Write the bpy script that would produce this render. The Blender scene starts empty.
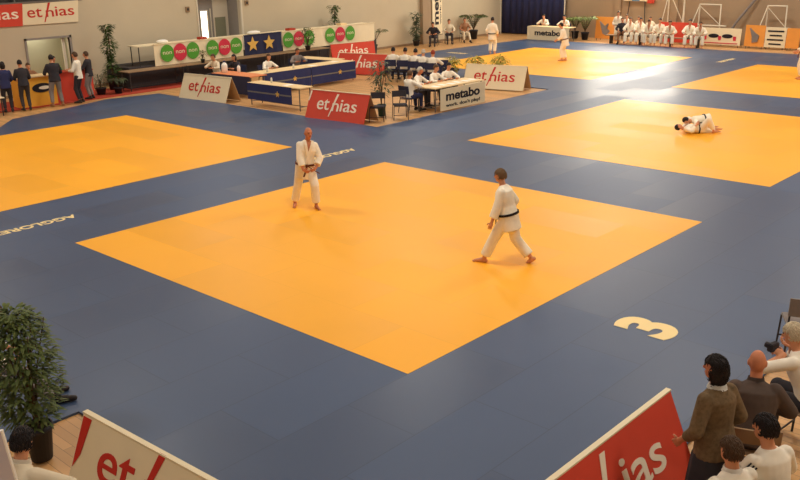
import bpy, bmesh, math, random
from mathutils import Vector as V, Matrix as M
random.seed(7)
C = bpy.context.scene.collection
PI = math.pi
SC = bpy.context.scene

# ------------------------------------------------------------------ materials
def lin(c):
    return tuple((x/255/12.92 if x/255 <= .04045 else ((x/255+.055)/1.055)**2.4) for x in c)
MATS = {}
def mat(name, rgb, rough=.7, var=.06, scale=6., emit=None, spec=.3, metal=0.):
    if name in MATS: return MATS[name]
    m = bpy.data.materials.new(name); m.use_nodes = True
    nt = m.node_tree; b = nt.nodes['Principled BSDF']
    c = lin(rgb)
    b.inputs['Roughness'].default_value = rough
    b.inputs['Specular IOR Level'].default_value = spec
    b.inputs['Metallic'].default_value = metal
    if var > 0:
        tc = nt.nodes.new('ShaderNodeTexCoord'); n = nt.nodes.new('ShaderNodeTexNoise')
        n.inputs['Scale'].default_value = scale; n.inputs['Detail'].default_value = 3
        r = nt.nodes.new('ShaderNodeMix'); r.data_type = 'RGBA'
        r.inputs[6].default_value = (*[x*(1-var*1.6) for x in c], 1)
        r.inputs[7].default_value = (*[min(1, x*(1+var*1.6)) for x in c], 1)
        nt.links.new(tc.outputs['Object'], n.inputs['Vector'])
        nt.links.new(n.outputs['Fac'], r.inputs[0]); nt.links.new(r.outputs[2], b.inputs['Base Color'])
    else:
        b.inputs['Base Color'].default_value = (*c, 1)
    if emit:
        b.inputs['Emission Color'].default_value = (*c, 1); b.inputs['Emission Strength'].default_value = emit
    MATS[name] = m; return m

def mat_tatami(name, rgb, rough, var, seam, rot=0.):
    m = bpy.data.materials.new(name); m.use_nodes = True
    nt = m.node_tree; b = nt.nodes['Principled BSDF']; L = nt.links.new
    g = nt.nodes.new('ShaderNodeNewGeometry'); mp = nt.nodes.new('ShaderNodeMapping')
    mp.inputs['Rotation'].default_value[2] = rot
    L(g.outputs['Position'], mp.inputs['Vector'])
    br = nt.nodes.new('ShaderNodeTexBrick')
    br.offset = .5; br.squash = 1
    br.inputs['Scale'].default_value = 1; br.inputs['Brick Width'].default_value = 2; br.inputs['Row Height'].default_value = 1
    br.inputs['Mortar Size'].default_value = .006; br.inputs['Mortar Smooth'].default_value = .3
    br.inputs['Color1'].default_value = (0, 0, 0, 1); br.inputs['Color2'].default_value = (1, 1, 1, 1); br.inputs['Mortar'].default_value = (.5, .5, .5, 1)
    L(mp.outputs['Vector'], br.inputs['Vector'])
    c = lin(rgb)
    mx = nt.nodes.new('ShaderNodeMix'); mx.data_type = 'RGBA'
    mx.inputs[6].default_value = (*[x*(1-var) for x in c], 1); mx.inputs[7].default_value = (*[x*(1+var) for x in c], 1)
    L(br.outputs['Color'], mx.inputs[0])
    n = nt.nodes.new('ShaderNodeTexNoise'); n.inputs['Scale'].default_value = .6; n.inputs['Detail'].default_value = 4
    L(g.outputs['Position'], n.inputs['Vector'])
    mz = nt.nodes.new('ShaderNodeMix'); mz.data_type = 'RGBA'; mz.blend_type = 'MULTIPLY'; mz.inputs[0].default_value = .35
    cr = nt.nodes.new('ShaderNodeValToRGB'); cr.color_ramp.elements[0].color = (.75, .75, .75, 1); cr.color_ramp.elements[1].color = (1.15, 1.15, 1.15, 1)
    L(n.outputs['Fac'], cr.inputs[0]); L(mx.outputs[2], mz.inputs[6]); L(cr.outputs[0], mz.inputs[7])
    sm = nt.nodes.new('ShaderNodeMix'); sm.data_type = 'RGBA'
    sm.inputs[7].default_value = (*[x*seam for x in c], 1)
    L(br.outputs['Fac'], sm.inputs[0]); L(mz.outputs[2], sm.inputs[6])
    L(sm.outputs[2], b.inputs['Base Color'])
    mr = nt.nodes.new('ShaderNodeMapRange'); mr.inputs[3].default_value = rough-.05; mr.inputs[4].default_value = rough+.07
    L(br.outputs['Color'], mr.inputs[0]); L(mr.outputs[0], b.inputs['Roughness'])
    b.inputs['Specular IOR Level'].default_value = .36
    return m

def mat_wood(name, rgb, rough=.45):
    m = bpy.data.materials.new(name); m.use_nodes = True
    nt = m.node_tree; b = nt.nodes['Principled BSDF']; L = nt.links.new
    g = nt.nodes.new('ShaderNodeNewGeometry')
    br = nt.nodes.new('ShaderNodeTexBrick'); br.offset = .4
    br.inputs['Scale'].default_value = 1; br.inputs['Brick Width'].default_value = 1.6; br.inputs['Row Height'].default_value = .11
    br.inputs['Mortar Size'].default_value = .003
    c = lin(rgb)
    br.inputs['Color1'].default_value = (*[x*.85 for x in c], 1); br.inputs['Color2'].default_value = (*[x*1.12 for x in c], 1)
    br.inputs['Mortar'].default_value = (*[x*.5 for x in c], 1)
    L(g.outputs['Position'], br.inputs['Vector']); L(br.outputs['Color'], b.inputs['Base Color'])
    b.inputs['Roughness'].default_value = rough; b.inputs['Specular IOR Level'].default_value = .3
    return m

# ------------------------------------------------------------------ mesh helpers
def link(name, me, m=None, parent=None):
    o = bpy.data.objects.new(name, me); C.objects.link(o)
    if m is not None:
        for mm in (m if isinstance(m, (list, tuple)) else [m]): me.materials.append(mm)
    if parent: o.parent = parent
    return o
def obj(name, bm, m, parent=None, smooth=False):
    me = bpy.data.meshes.new(name)
    bmesh.ops.recalc_face_normals(bm, faces=bm.faces)
    bm.to_mesh(me); bm.free()
    if smooth:
        for p in me.polygons: p.use_smooth = True
    return link(name, me, m, parent)
def tag(o, label, cat, group=None):
    o['label'] = label; o['category'] = cat
    if group: o['group'] = group
    return o
def thing(name, label, cat, loc=(0, 0, 0), rz=0., group=None):
    o = bpy.data.objects.new(name, None); C.objects.link(o)
    o.empty_display_size = .2; o.location = loc; o.rotation_euler = (0, 0, rz)
    return tag(o, label, cat, group)
def structure(o): o['kind'] = 'structure'; return o
def B(): return bmesh.new()
def box(bm, x0, x1, y0, y1, z0, z1, mx=None):
    v = [bm.verts.new((x, y, z)) for z in (z0, z1) for y in (y0, y1) for x in (x0, x1)]
    if mx is not None:
        for q in v: q.co = mx @ q.co
    for f in ((0, 1, 3, 2), (4, 6, 7, 5), (0, 4, 5, 1), (2, 3, 7, 6), (0, 2, 6, 4), (1, 5, 7, 3)): bm.faces.new([v[i] for i in f])
    return bm
def prism(bm, pts, d):
    """pts: outline in 3D, d: extrusion vector"""
    a = [bm.verts.new(p) for p in pts]; b = [bm.verts.new(V(p)+V(d)) for p in pts]
    bm.faces.new(a); bm.faces.new(b[::-1]); n = len(a)
    for i in range(n): bm.faces.new((a[i], b[i], b[(i+1) % n], a[(i+1) % n]))
    return bm
def rings(bm, R, cap=True):
    vs = [[bm.verts.new(p) for p in r] for r in R]
    n = len(vs[0])
    for a, b in zip(vs, vs[1:]):
        for i in range(n): bm.faces.new((a[i], a[(i+1) % n], b[(i+1) % n], b[i]))
    if cap: bm.faces.new(vs[0][::-1]); bm.faces.new(vs[-1])
    return bm
def ring(c, ax, ay, rx, ry, n=14):
    return [c + ax*(rx*math.cos(2*PI*i/n)) + ay*(ry*math.sin(2*PI*i/n)) for i in range(n)]
def perp(d):
    d = d.normalized(); a = V((0, 0, 1)) if abs(d.z) < .9 else V((0, 1, 0))
    x = d.cross(a).normalized(); return x, d.cross(x).normalized()
def tube(bm, p0, p1, r0, r1=None, n=10, round_=False):
    p0, p1 = V(p0), V(p1); r1 = r0 if r1 is None else r1
    d = p1-p0
    if d.length < 1e-6: return bm
    u = d.normalized(); x, y = perp(u); R = []
    if round_:
        for t in (80, 50, 22): a = math.radians(t); R.append(ring(p0-u*r0*math.sin(a), x, y, r0*math.cos(a), r0*math.cos(a), n))
    R += [ring(p0, x, y, r0, r0, n), ring(p1, x, y, r1, r1, n)]
    if round_:
        for t in (22, 50, 80): a = math.radians(t); R.append(ring(p1+u*r1*math.sin(a), x, y, r1*math.cos(a), r1*math.cos(a), n))
    return rings(bm, R)
def path(bm, pts, rad, n=8):
    pts = [V(p) for p in pts]; R = []
    for i, p in enumerate(pts):
        d = (pts[min(i+1, len(pts)-1)]-pts[max(i-1, 0)]).normalized(); x, y = perp(d)
        r = rad[i] if isinstance(rad, (list, tuple)) else rad
        R.append(ring(p, x, y, r, r, n))
    return rings(bm, R)
def ell(bm, c, ax, ay, az, seg=12, rg=8):
    """ellipsoid from centre and three scaled axes"""
    c = V(c); R = []
    for j in range(1, rg):
        t = PI*j/rg; s, k = math.sin(t), math.cos(t)
        R.append([c + ax*(s*math.cos(2*PI*i/seg)) + ay*(s*math.sin(2*PI*i/seg)) - az*k for i in range(seg)])
    return rings(bm, R)
X, Y, Z = V((1, 0, 0)), V((0, 1, 0)), V((0, 0, 1))
def lathe(bm, prof, c=(0, 0, 0), n=20):
    c = V(c); return rings(bm, [ring(c+Z*z, X, Y, r, r, n) for r, z in prof])
def text_mesh(body, size, bold=0., extrude=.004, ax='CENTER', shear=0., space=1.):
    cu = bpy.data.curves.new('lettering', 'FONT'); cu.body = body; cu.size = size; cu.offset = bold
    cu.extrude = extrude; cu.align_x = ax; cu.align_y = 'CENTER'; cu.shear = shear; cu.space_character = space; cu.resolution_u = 6
    o = bpy.data.objects.new('tmp', cu); C.objects.link(o)
    me = bpy.data.meshes.new_from_object(o.evaluated_get(bpy.context.evaluated_depsgraph_get()))
    bpy.data.objects.remove(o); bpy.data.curves.remove(cu); return me
def lettering(body, size, m, parent, loc, rot=(0, 0, 0), bold=0., name='lettering', fit=None, **k):
    me = text_mesh(body, size, bold, **k)
    if fit:
        xs = [v.co.x for v in me.vertices]; ys = [v.co.y for v in me.vertices]
        w, h = max(xs)-min(xs), max(ys)-min(ys); cx, cy = (max(xs)+min(xs))/2, (max(ys)+min(ys))/2
        for v in me.vertices: v.co.x = (v.co.x-cx)*fit[0]/w; v.co.y = (v.co.y-cy)*fit[1]/h
    o = link(name, me, m, parent); o.location = loc; o.rotation_euler = rot; return o
def remesh(bm, vox, sm=2, fac=.5):
    me = bpy.data.meshes.new('r'); bmesh.ops.recalc_face_normals(bm, faces=bm.faces); bm.to_mesh(me); bm.free()
    o = bpy.data.objects.new('r', me); C.objects.link(o)
    k = o.modifiers.new('r', 'REMESH'); k.mode = 'VOXEL'; k.voxel_size = vox; k.adaptivity = 0
    if sm: s = o.modifiers.new('s', 'SMOOTH'); s.iterations = sm; s.factor = fac
    r = bpy.data.meshes.new_from_object(o.evaluated_get(bpy.context.evaluated_depsgraph_get()))
    bpy.data.objects.remove(o); bpy.data.meshes.remove(me)
    for p in r.polygons: p.use_smooth = True
    return r

# ------------------------------------------------------------------ palette
m_wall = mat('plaster_wall', (202, 188, 160), .85, .05, .7)
m_wall2 = mat('far_wall', (168, 144, 116), .85, .06, .8)
m_ceil = mat('ceiling_paint', (200, 195, 185), .9, .03)
m_floor = mat_wood('sports_floor', (205, 158, 104))
m_blue = mat_tatami('blue_vinyl_mat', (64, 83, 114), .43, .09, .72, PI/2)
m_yel = mat_tatami('yellow_vinyl_mat', (255, 180, 38), .47, .05, .9)
m_cream = mat('cream_paint', (240, 226, 190), .6, .02)
m_gi = mat('white_cotton_gi', (246, 236, 214), .9, .05, 14)
m_shirt = mat('white_shirt', (244, 236, 218), .85, .05, 14)
m_offwhite = mat('off_white_cloth', (222, 208, 180), .85, .06, 12)
m_skin = mat('skin', (214, 150, 112), .6, .05, 10)
m_skin2 = mat('skin_ruddy', (200, 128, 92), .6, .05, 10)
m_lip = mat('lips', (160, 84, 74), .5, 0)
m_eye = mat('eyes', (40, 30, 28), .3, 0)
m_hblack = mat('black_hair', (34, 28, 28), .6, .2, 60)
m_hbrown = mat('brown_hair', (84, 62, 44), .65, .2, 60)
m_hgrey = mat('grey_hair', (190, 182, 168), .7, .15, 60)
m_black = mat('black_cloth', (52, 49, 54), .85, .15, 12)
m_navy = mat('navy_cloth', (48, 52, 82), .85, .1, 9)
m_dark = mat('charcoal_cloth', (62, 58, 60), .85, .12, 12)
m_grey = mat('grey_cloth', (136, 128, 124), .85, .1, 12)
m_brown = mat('brown_patterned_cloth', (112, 92, 66), .9, .35, 30)
m_brownj = mat('brown_jacket', (86, 72, 64), .85, .12, 14)
m_green_s = mat('green_shirt', (70, 130, 62), .85, .1)
m_red = mat('red_board', (214, 74, 54), .55, .05, 3)
m_redl = mat('red_letters', (200, 48, 36), .55, 0)
m_wht = mat('white_board', (238, 222, 186), .55, .03, 3)
m_whtl = mat('white_letters', (246, 234, 212), .55, 0)
m_card = mat('bare_cardboard', (206, 166, 118), .8, .06, 5)
m_ink = mat('black_ink', (34, 32, 40), .6, 0)
m_bluecl = mat('blue_table_cloth', (52, 58, 104), .8, .08, 5)
m_stripe = mat('pale_cloth_stripe', (128, 124, 120), .8, .05)
m_emb = mat('gold_emblem', (226, 182, 92), .7, .05)
m_top = mat('pale_table_top', (236, 208, 158), .5, .04, 4)
m_orange_t = mat('orange_table_top', (222, 138, 92), .5, .04, 4)
m_wood = mat('table_wood', (150, 122, 92), .55, .1, 5)
m_metal = mat('grey_metal', (120, 116, 112), .4, 0, metal=.6)
m_dmetal = mat('dark_metal', (60, 56, 54), .45, 0)
m_wmetal = mat('white_painted_metal', (222, 212, 190), .5, 0)
m_leaf = mat('green_leaf', (64, 84, 38), .6, .25, 7)
m_leaf2 = mat('pale_green_leaf', (110, 124, 62), .6, .25, 7)
m_leaf3 = mat('grey_green_leaf', (88, 98, 72), .6, .25, 7)
m_leaf4 = mat('olive_leaf', (92, 106, 56), .6, .3, 9)
m_stem = mat('stem_bark', (96, 76, 54), .8, .15)
m_pot = mat('dark_pot', (46, 46, 54), .5, .05)
m_soil = mat('soil', (58, 44, 34), .95, .2, 30)
m_circg = mat('green_disc', (84, 156, 52), .6, .04)
m_circr = mat('red_disc', (206, 50, 72), .6, .04)
m_yelb = mat('yellow_banner', (240, 176, 62), .6, .05, 3)
m_oran = mat('orange_banner', (238, 158, 70), .6, .06, 3)
m_carpet = mat('red_carpet', (176, 66, 46), .95, .12, 20)
m_glass = mat('bright_window', (255, 246, 228), .3, 0, emit=3.2)
m_daylight = mat('daylight_window', (255, 244, 222), .3, 0, emit=8.)
m_lamp = mat('ceiling_lamp', (255, 240, 212), .3, 0, emit=5.)
m_belt = mat('black_belt', (36, 30, 30), .8, .1)
m_beltb = mat('brown_belt', (104, 54, 34), .8, .1)
m_curtain = mat('dark_blue_curtain', (50, 54, 92), .9, .08, 2)
m_shoe = mat('dark_shoe', (44, 38, 36), .5, .05)
m_tan = mat('tan_shoe', (150, 104, 70), .6, .05)
m_dwin = mat('dark_glass', (60, 58, 56), .3, 0)
m_bottle = mat('clear_bottle', (214, 214, 208), .25, 0)
m_doorg = mat('grey_green_door', (140, 140, 116), .6, .04)
m_niche = mat('grey_recess', (150, 142, 134), .85, .04)
m_paper = mat('white_paper', (250, 246, 236), .8, 0)

# ------------------------------------------------------------------ the hall
XW, YW = -18.5, 30.0
bm = B(); box(bm, XW-2, 22, -24, YW+.3, -.3, -.03); structure(obj('floor', bm, m_floor))
bm = B(); box(bm, XW-2, 22, -24, YW+.3, 9.0, 9.2); structure(obj('ceiling', bm, m_ceil))
def wall_left():
    bm = B(); t = .25; x0, x1 = XW-t, XW
    # openings: counter doorway y .2-1.9 z 0-1.98 ; tall recess y 7.9-10.2 z 0-3.7 ; gallery window y -8..2.65 z 3.36..4.5
    for (a, b, c, d) in ((-24, .2, 0, 3.36), (.2, 1.9, 1.98, 3.36), (1.9, 7.9, 0, 3.36), (10.2, YW+.3, 0, 3.36), (-24, -8, 3.36, 9), (-8, 2.62, 4.5, 9),
                         (2.62, 7.9, 3.36, 9), (7.9, 10.2, 3.7, 9), (10.2, YW+.3, 3.36, 9)):
        box(bm, x0, x1, a, b, c-.03 if c == 0 else c, d)
    return bm
structure(obj('wall_left', wall_left(), m_wall))
def wall_back():
    bm = B()
    for (a, b, c, d) in ((XW-.3, -12.6, -.03, 9), (-12.6, -7.0, -.03, 2.5), (-12.6, -7.0, 5.0, 9), (-7.0, 22, -.03, 9)): box(bm, a, b, YW, YW+.25, c, d)
    for xa in (-10.9, -7.6, 1.2): box(bm, xa, xa+.35, YW-.12, YW, -.03, 2.42)
    return bm
structure(obj('wall_back', wall_back(), m_wall2))
bm = B(); box(bm, 22, 22.2, -24, YW+.3, -.3, 9.2); structure(obj('wall_right', bm, m_wall))
bm = B(); box(bm, XW-2, 22, -24.2, -24, -.3, 9.2); structure(obj('wall_front', bm, m_wall))
# high daylight windows in the far wall, above the picture
w = structure(link('window_1', bpy.data.meshes.new('window_1'), m_wmetal)); bm = B()
for i in range(5): box(bm, -12.6+i*1.4-.04, -12.6+i*1.4+.04, YW+.02, YW+.12, 2.5, 5.0)
for z in (2.5, 3.7, 4.94): box(bm, -12.6, -7.0, YW+.02, YW+.12, z, z+.06)
bm.to_mesh(w.data); bm.free()
bm = B(); box(bm, -12.6, -7.0, YW+.13, YW+.15, 2.5, 5.0); obj('pane', bm, m_daylight, w)
# gallery window high on the left wall
bm = B(); box(bm, XW-.18, XW-.16, -8, 2.62, 3.36, 4.5); w2 = structure(obj('window_2', bm, m_dwin))
bm = B()
for y in (-8, -5.35, -2.7, -.05, 2.56): box(bm, XW-.15, XW+.02, y, y+.06, 3.36, 4.5)
box(bm, XW-.15, XW+.03, -8, 2.62, 3.32, 3.38); obj('frame', bm, m_metal, w2)
# counter doorway
bm = B(); box(bm, XW-1.6, XW-1.5, -.2, 2.6, 0, 2.4); box(bm, XW-1.6, XW-.25, 2.5, 2.6, 0, 2.4); box(bm, XW-1.6, XW-.25, -.2, -.1, 0, 2.4); box(bm, XW-1.6, XW-.25, -.2, 2.6, 2.4, 2.45)
structure(obj('wall_kiosk', bm, mat('kiosk_paint', (196, 190, 160), .8, .05, 1)))
bm = B(); box(bm, XW-.1, XW+.03, .12, .2, 0, 2.06); box(bm, XW-.1, XW+.03, 1.9, 1.98, 0, 2.06); box(bm, XW-.1, XW+.03, .12, 1.98, 1.98, 2.06)
d1 = structure(obj('door_1', bm, m_niche)); bm = B(); box(bm, XW-.2, XW-.12, 1.66, 1.76, 0, 1.98); obj('pale_post', bm, m_wmetal, d1)
l = bpy.data.lights.new('kiosk_fill', 'AREA'); l.size = 1.0; l.energy = 12; l.color = (1, .97, .85)  # unseen fill light added to lighten the interior behind the doorway
lo = bpy.data.objects.new('kiosk_fill', l); C.objects.link(lo); lo.location = (XW-.9, 1.1, 2.36)
# tall recess with doors
bm = B(); box(bm, XW-1.15, XW-1.05, 7.5, 10.6, 0, 4); box(bm, XW-1.1, XW-.25, 10.2, 10.3, 0, 4); box(bm, XW-1.1, XW-.25, 7.8, 7.9, 0, 4); box(bm, XW-1.1, XW-.25, 7.8, 10.3, 3.7, 3.8)
structure(obj('wall_recess', bm, m_niche))
xb = XW-1.05
bm = B(); box(bm, xb, xb+.05, 7.9, 9.38, 0, 3.6); d2 = structure(obj('door_2', bm, m_niche))
bm = B(); box(bm, xb+.05, xb+.07, 8.7, 9.02, .3, 2.5); obj('pane', bm, m_glass, d2)
bm = B(); box(bm, xb+.05, xb+.09, 8.66, 8.7, .2, 2.55); box(bm, xb+.05, xb+.09, 9.02, 9.08, .2, 2.55); box(bm, xb+.05, xb+.09, 9.2, 9.25, .2, 2.6); obj('frame', bm, m_wmetal, d2)
bm = B(); box(bm, xb, xb+.05, 9.38, 10.2, 0, 3.6); d3 = structure(obj('door_3', bm, m_wmetal))
bm = B(); box(bm, xb+.05, xb+.09, 9.46, 10.02, 0, 2.2); obj('leaf', bm, m_doorg, d3)
bm = B(); box(bm, XW-.05, XW+.03, 10.18, 10.26, 0, 3.76); box(bm, XW-.05, XW+.03, 7.84, 7.9, 0, 3.76); structure(obj('trim_1', bm, m_wmetal))
for i, (a, b) in enumerate(((-24, .12), (1.98, 7.84), (10.26, YW))):
    bm = B(); box(bm, XW, XW+.02, a, b, -.03, .08); structure(obj('baseboard_left', bm, m_wood))
bm = B(); box(bm, XW, XW+.22, 22.3, 23.0, -.03, 9); structure(obj('pillar', bm, m_wall2))

# ceiling lamps
for i in range(4):
    for j in range(5):
        x, y = -13+i*9.5, -16+j*10.5
        t = thing('ceiling_lamp', 'long white hall lamp hung under the ceiling, row %s over %s' % ('abcd'[i], 'vwxyz'[j]), 'lamp', (x, y, 8.6), 0, 'hall lamps under the ceiling')
        t['label'] = 'long white hall lamp hung under the ceiling'
        bm = B(); box(bm, -.9, .9, -.25, .25, .02, .12); tube(bm, (-.7, 0, .1), (-.7, 0, .4), .015); tube(bm, (.7, 0, .1), (.7, 0, .4), .015); obj('housing', bm, m_wmetal, t)
        bm = B(); box(bm, -.86, .86, -.22, .22, 0, .02); obj('diffuser', bm, m_lamp, t)
        l = bpy.data.lights.new('lamp_light', 'AREA'); l.shape = 'RECTANGLE'; l.size = 1.7; l.size_y = .44; l.energy = (110, 200, 225, 225, 225)[j]; l.color = (1, .955, .87)
        lo = bpy.data.objects.new('lamp_light', l); C.objects.link(lo); lo.parent = t; lo.location = (0, 0, -.02)
# daylight falling in through the far window
l = bpy.data.lights.new('window_daylight', 'AREA'); l.shape = 'RECTANGLE'; l.size = 5.4; l.size_y = 2.3; l.energy = 260; l.color = (1, .95, .86)
lo = bpy.data.objects.new('window_daylight', l); C.objects.link(lo); lo.location = (-9.8, YW-.02, 3.75); lo.rotation_euler = (-PI/2, 0, 0)
w = bpy.data.worlds.new('world'); SC.world = w; w.use_nodes = True
w.node_tree.nodes['Background'].inputs[0].default_value = (1, .93, .82, 1); w.node_tree.nodes['Background'].inputs[1].default_value = .3

# ------------------------------------------------------------------ mats
xs = [-15.0, -11.3, -3.15, 0, 8, 11.2]
YM = [(0, 8, -8, 0), (0, 8, 3.2, 11.55), (0, 8, 14.9, 22.7), (-11.3, -3.15, -8, -.2), (-11.9, -3.35, 14.95, 23.7)]
def xleft(y):
    P = [(-24, -3), (-4.3, -11.9), (-2.8, -13.8), (-.9, -14.27), (1.2, -15.0), (3.1, -14.6), (12, -14.6), (15, -14.4), (20, -15.3), (28, -14.8)]
    for (a, xa), (b, xb_) in zip(P, P[1:]):
        if a <= y <= b: return xa+(xb_-xa)*(y-a)/(b-a)
    return -14.8
def blue_mesh():
    X_ = sorted({-11.9, -11.3, -3.35, -3.3, -3.15, 0, 5.8, 8, 11.2}); Y_ = sorted({-16, -11.05, -8, -4.3, -2.8, -.9, -.2, 0, 1.2, 3.15, 3.2, 11.55, 12.1, 14.9, 14.95, 15, 20, 22.7, 23.7, 27.2})
    bm = B(); vc = {}
    def vv(x, y, z):
        k = (round(x, 4), round(y, 4), z)
        if k not in vc: vc[k] = bm.verts.new((x, y, z))
        return vc[k]
    cells = []
    for a, b in zip([None]+X_, X_):
        for c, d in zip(Y_, Y_[1:]):
            cy = (c+d)/2
            if a is None:
                if xleft(cy) > b-.05: continue
                cx = b-.1
            else: cx = (a+b)/2
            if any(x0 < cx < x1 and y0 < cy < y1 for x0, x1, y0, y1 in YM): continue
            if cx < -3.3 and 3.15 < cy < 12.1: continue
            if cy < -11.05 and cx > 5.8: continue
            if cy < -8 and cx < -11.9: continue
            xa = lambda y: (min(xleft(y), b-.02) if a is None else a)
            bm.faces.new((vv(xa(c), c, 0), vv(b, c, 0), vv(b, d, 0), vv(xa(d), d, 0)))
    r = bmesh.ops.extrude_face_region(bm, geom=bm.faces[:])
    for v in r['geom']:
        if isinstance(v, bmesh.types.BMVert): v.co.z = -.035
    return bm
bl = tag(obj('safety_mat', blue_mesh(), m_blue), 'large grey blue vinyl mat surround joining all the yellow fighting areas', 'mat')
for (x0, x1, y0, y1), lb in zip(YM, ('yellow fighting mat in the middle with two judoka walking on it', 'yellow fighting mat with two grapplers lying on it',
        'yellow fighting mat at the far right edge, beyond the grapplers', 'yellow empty fighting mat on the left beside the counter', 'yellow fighting mat in the far background near the blue curtain')):
    bm = B(); box(bm, x0, x1, y0, y1, -.035, .002); tag(obj('fighting_mat', bm, m_yel), lb, 'mat', 'yellow fighting mats')
m_matl = mat('mat_lettering', (250, 224, 160), .6, .02)
lettering('3', 1.0, m_matl, bl, (9.51, -4.94, .002), (0, 0, PI/2), .045, 'number', fit=(.49, .83), extrude=.002)
for y, L in ((-7.98, 1.75), (-.25, 1.7), (23.4, 1.6)):
    lettering('AGGLOREX', .3, m_matl, bl, (-1.64, y, .002), (0, 0, -PI/2), .008, fit=(L, .24), extrude=.002)
lettering('AGGLOREX', .3, m_matl, bl, (-13.7, 19.6, .002), (0, 0, 0), .008, fit=(1.2, .3), extrude=.002)
bm = B(); box(bm, -17.6, -15.45, -5, 6.5, -.03, -.012); tag(obj('carpet_runner', bm, m_carpet), 'red carpet strip on the floor along the left wall', 'carpet')

# ------------------------------------------------------------------ sign boards
def ethias(parent, L, H, m, mx):
    """the word with its long slanted h; mx takes (x along, y up) to the board face"""
    s = H*.62
    def put(me, nm='lettering'):
        o = link(nm, me, m, parent); o.matrix_local = mx; return o
    def word(t, x0, x1, h, y0=0):
        me = text_mesh(t, s, .006*s, .004)
        xs_ = [v.co.x for v in me.vertices]; ys_ = [v.co.y for v in me.vertices]
        a, b = min(xs_), max(xs_); c, d = min(ys_), max(ys_)
        for v in me.vertices: v.co.x = x0+(v.co.x-a)*(x1-x0)/(b-a); v.co.y = y0+(v.co.y-c)*h/(d-c)
        return me
    W = L
    base = -H*.17
    put(word('et', -.5*W, -.19*W, H*.42, base))
    put(word('n', -.11*W, .055*W, H*.31, base-.01*H))
    put(word('ias', .09*W, .5*W, H*.45, base))
    bm = B(); w_ = .042*W
    prism(bm, [(-.165*W, base-H*.24, 0), (-.165*W+w_*.5, base-H*.24, 0), (-.035*W+w_, H*.48, 0), (-.035*W-w_*.2, H*.48, 0)], (0, 0, .005))
    me = bpy.data.meshes.new('ascender'); bmesh.ops.recalc_face_normals(bm, faces=bm.faces); bm.to_mesh(me); bm.free(); put(me, 'ascender')
def aboard(p0, p1, face, letters, label, H=.82, dep=.34, tw=.78, mark=None, hz=.9, dy=0., dx=0.):
    """folded advertising board: p0 left foot, p1 right foot of the printed face"""
    p0, p1 = V((*p0, 0)), V((*p1, 0)); d = p1-p0; L = d.length
    t = thing('sign_board', label, 'sign', p0+d/2, math.atan2(d.y, d.x))
    mf, ml = {'red': (m_red, m_whtl), 'white': (m_wht, m_redl)}[face]
    h = L/2; th = .014
    bm = B(); prism(bm, [(-h, 0, 0), (h, 0, 0), (h, dep, H), (-h, dep, H)], (0, th*1.2, 0)); obj('front_panel', bm, mf, t)
    bm = B(); prism(bm, [(-h, 2*dep+.02, 0), (h, 2*dep+.02, 0), (h, dep+.02, H-.005), (-h, dep+.02, H-.005)], (0, th, 0)); obj('rear_panel', bm, m_card, t)
    bm = B(); box(bm, -h, h, dep-.012, dep+.04, H-.006, H+.012); obj('top_edge', bm, m_cream, t)
    a = math.atan2(H, dep); S = math.hypot(H, dep)
    mx = M.Translation((0, dep/2, H/2)) @ M.Rotation(a, 4, 'X') @ M.Translation((0, -.01, .003))
    ethias(t, L*tw*.86, S*hz, ml, mx @ M.Translation((dx, dy, 0)))
    if mark:
        bm = B(); prism(bm, [(-h+.02, S*.5-.02, 0), (-h+.15, S*.5-.02, 0), (-h+.10, S*.5-.36, 0), (-h+.02, S*.5-.5, 0)] if face == 'white' else
                        [(-h+.03, S*.5-.02, 0), (-h+.09, S*.5-.02, 0), (-h+.04, S*.12, 0), (-h+.0, S*.12, 0)], (0, 0, .005))
        o = obj('corner_mark', bm, ml, t); o.matrix_local = mx
    return t
aboard((-13.1, 3.0), (-10.6, 3.2), 'white', 'red', 'white folded board with red lettering by the blue desks, before the left wall')
aboard((-6.25, 2.98), (-3.9, 3.2), 'red', 'white', 'red folded board with white lettering between the blue desks and the two black chairs', mark=1)
aboard((-13.25, 10.85), (-10.95, 11.45), 'red', 'white', 'red folded board standing at the end of the long blue desks', mark=1)
aboard((-16.12, 13.45), (-15.6, 15.8), 'red', 'white', 'paler red folded board under the disc banner, behind another red board', dep=.15)
aboard((-6.2, 10.7), (-3.8, 11.15), 'white', 'red', 'white folded board with red lettering beside the officials table with white front')
aboard((7.32, -12.03), (9.9, -11.90), 'white', 'red', 'large white folded board with red lettering in the foreground at the bottom left', mark=1, H=.8, dy=.08, dx=-.04)
aboard((11.545, -10.35), (11.545, -7.82), 'red', 'white', 'large red folded board in the foreground at the bottom, beside the standing woman', H=.8)

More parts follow.
